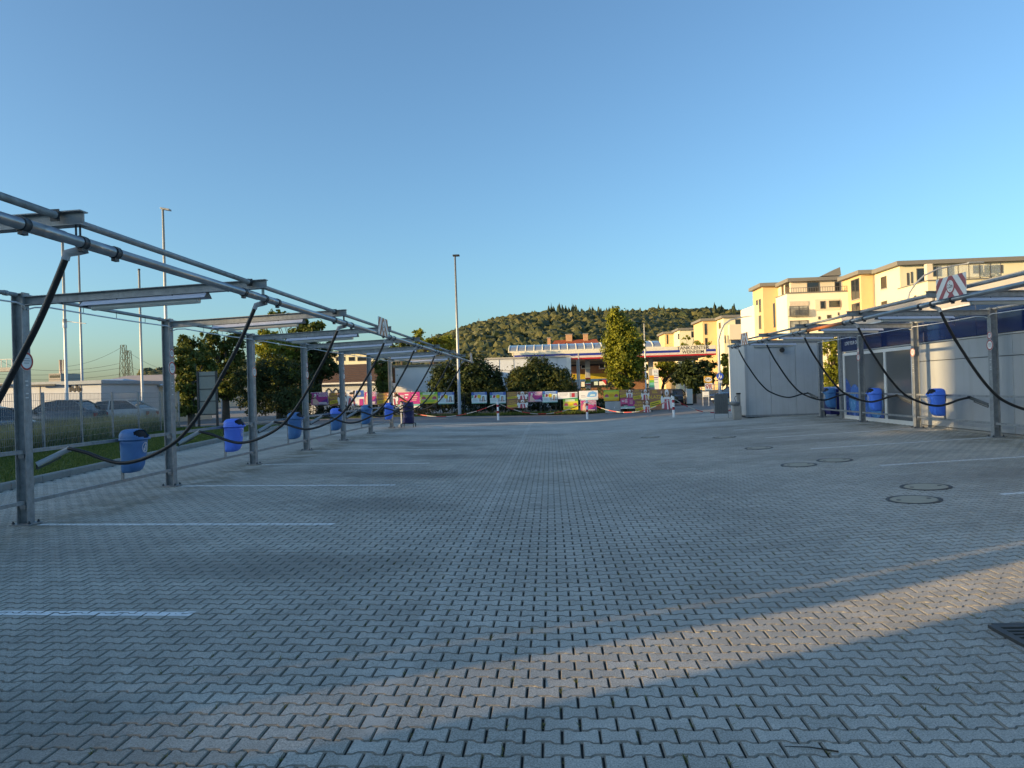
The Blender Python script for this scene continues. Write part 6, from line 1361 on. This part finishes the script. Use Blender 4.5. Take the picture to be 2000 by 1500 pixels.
def forest(name, label, V, R_, nc, n, r0, r1, conif, mt):
    Va = np.array(V).reshape(nc, R_, 3); ci = RNG.random(n)*(nc-1.001); rk = (RNG.random(n)**.75)*(R_-3.2); i0 = ci.astype(int); k0 = rk.astype(int); fu, fv = (ci-i0)[:, None], (rk-k0)[:, None]
    P = (Va[i0, k0]*(1-fu)+Va[i0+1, k0]*fu)*(1-fv)+(Va[i0, k0+1]*(1-fu)+Va[i0+1, k0+1]*fu)*fv
    rad = RNG.uniform(r0, r1, n); m_ = len(ico_v); isco = np.array([conif(P[q]) for q in range(n)])
    disp = 1+RNG.normal(0, .17, (n, m_)); sh_ = ico_v[None]*disp[:, :, None]*rad[:, None, None]
    sh_[:, :, 2] *= np.where(isco, 1.6, RNG.uniform(.8, 1.15, n))[:, None]
    tap = np.where(isco[:, None], np.clip(.75-.6*ico_v[None, :, 2], .1, 1), 1.0)*np.where(isco, .62, 1)[:, None]; sh_[:, :, :2] *= tap[:, :, None]
    W_ = P[:, None, :]+sh_+np.array([0, 0, 1])[None, None]*(rad*np.where(isco, 1.0, .45))[:, None, None]
    V_ = W_.reshape(-1, 3).astype(np.float32); Fc = (ico_f[None]+(np.arange(n)*m_)[:, None, None]).reshape(-1).astype(np.int32); nf = n*len(ico_f)
    me = bpy.data.meshes.new(name); me.vertices.add(len(V_)); me.vertices.foreach_set('co', V_.ravel()); me.loops.add(3*nf); me.loops.foreach_set('vertex_index', Fc); me.polygons.add(nf); me.polygons.foreach_set('loop_start', np.arange(0, 3*nf, 3, dtype=np.int32)); me.update(calc_edges=True); me.shade_flat()
    tn = np.clip(np.where(isco, RNG.normal(.1, .08, n), RNG.normal(.5, .25, n)), 0, 1); a = me.attributes.new('tint', 'FLOAT', 'POINT'); a.data.foreach_set('value', np.clip(np.repeat(tn, m_)+RNG.normal(0, .12, n*m_), 0, 1).astype(np.float32)); me.materials.append(mt)
    o = bpy.data.objects.new(name, me); COL.objects.link(o); return tag(o, label, 'forest', kind='stuff')
FOR = leafmat('forest_leaves', (.028, .045, .018), (.12, .11, .037), .15)
V, R_, nc = hill('wooded_hill', R1, 620, 230, 280, 1620, 20); zt_ = at(1100, 640, 620).z
forest('hill_forest', 'mixed wood with dark conifers on the crest of the hill', V, R_, nc, 9500, 1.6, 4.3, lambda p: p[2] > zt_ and 0.0 < p[0] < 75 and random.random() < .6, FOR)
V, R_, nc = hill('wooded_hill', R2, 900, 520, 1000, 2140, 20)
forest('hill_forest', 'broadleaf wood on the farther hill to the right', V, R_, nc, 4500, 2.6, 6.2, lambda p: random.random() < .05, FOR)
q = at(936, 648, 600); p = at(934.5, 622, 600); t = thing('radio_mast', 'thin radio mast on the left shoulder of the hill', 'mast', (q.x, 600, q.z-6)); MB().tube([(q.x, 600, q.z-8), (q.x, 600, p.z)], [.8, .3], 6).build('shaft', POLEG, t)
# ================================================================== unseen blocks added towards the sun, sized to shade the car park
SDx = Vector((math.cos(R(SUN_AZ)), math.sin(R(SUN_AZ)), 0)); SNx = Vector((-SDx.y, SDx.x, 0))
SBW = mat('shade_block_wall', (.45, .43, .4), .8, 0, .08, .5); SBR = mat('shade_block_roof', (.16, .12, .1), .8)
def add_shade_block(label, t0, t1, H_, s=-42.0, depth=10.0, nm='added_shade_block'):
    a = SDx*s; c = [a+SNx*t0, a+SNx*t1, a+SNx*t1-SDx*depth, a+SNx*t0-SDx*depth]
    t = thing(nm, label, 'building', (c[0]+c[1])*.5)
    MB().add([(p.x, p.y, -.3) for p in c]+[(p.x, p.y, H_-.15) for p in c], [(3, 2, 1, 0), (0, 1, 5, 4), (1, 2, 6, 5), (2, 3, 7, 6), (3, 0, 4, 7), (4, 5, 6, 7)]).build('wall', SBW, t)
    MB().add([(p.x, p.y, H_-.149) for p in c]+[(p.x, p.y, H_) for p in c], [(3, 2, 1, 0), (0, 1, 5, 4), (1, 2, 6, 5), (2, 3, 7, 6), (3, 0, 4, 7), (4, 5, 6, 7)]).build('roof', SBR, t)
TE = math.tan(R(SUN_EL)); DO = 90.0
for t0, t1, zq, sq, lb in ((-90, 2.6, 1.5, 12, 'long unseen shade block added behind the camera'), (2.62, 5.3, 0, 1.3, 'lower added shade block that lets the foreground sun band through'), (5.32, 13.43, 3.4, 16, 'tall added shade block left of the camera'), (13.45, 14.35, 3.3, -2, 'narrow lowered shade block added to pass sun to the right wall'), (14.37, 30.4, 3.4, 22, 'second tall added shade block to the left'),
        (30.42, 32.2, .2, 6.2, 'narrow low shade block added to pass sun to the last left post'), (32.22, 39.2, 1.8, 26, 'third tall added shade block to the left'), (39.22, 44.0, 1.6, -4, 'low added shade block that leaves the left trees sunlit'), (44.02, 50.0, .6, -11, 'fourth added shade block to the left'), (50.02, 62.0, 1.5, -12, 'last low added shade block to the left')):
    add_shade_block(lb, t0, t1, zq+TE*(sq+DO), -DO)  # added block heights solved along the sun rays, gaps leave lit patches
add_shade_block('added near shade block behind the camera', -9.0, 3.62, 3.0, -8.2, 3.0, 'added_near_shade_block'); add_shade_block('added narrow shade slab behind the camera', 4.28, 4.69, 3.4, -9.0, .4, 'added_shade_slab'); add_shade_block('added shade wall beside the narrow slab', 4.725, 9.0, 3.4, -9.0, .4, 'added_shade_wall')  # near blockers added out of view to cut the foreground sun band
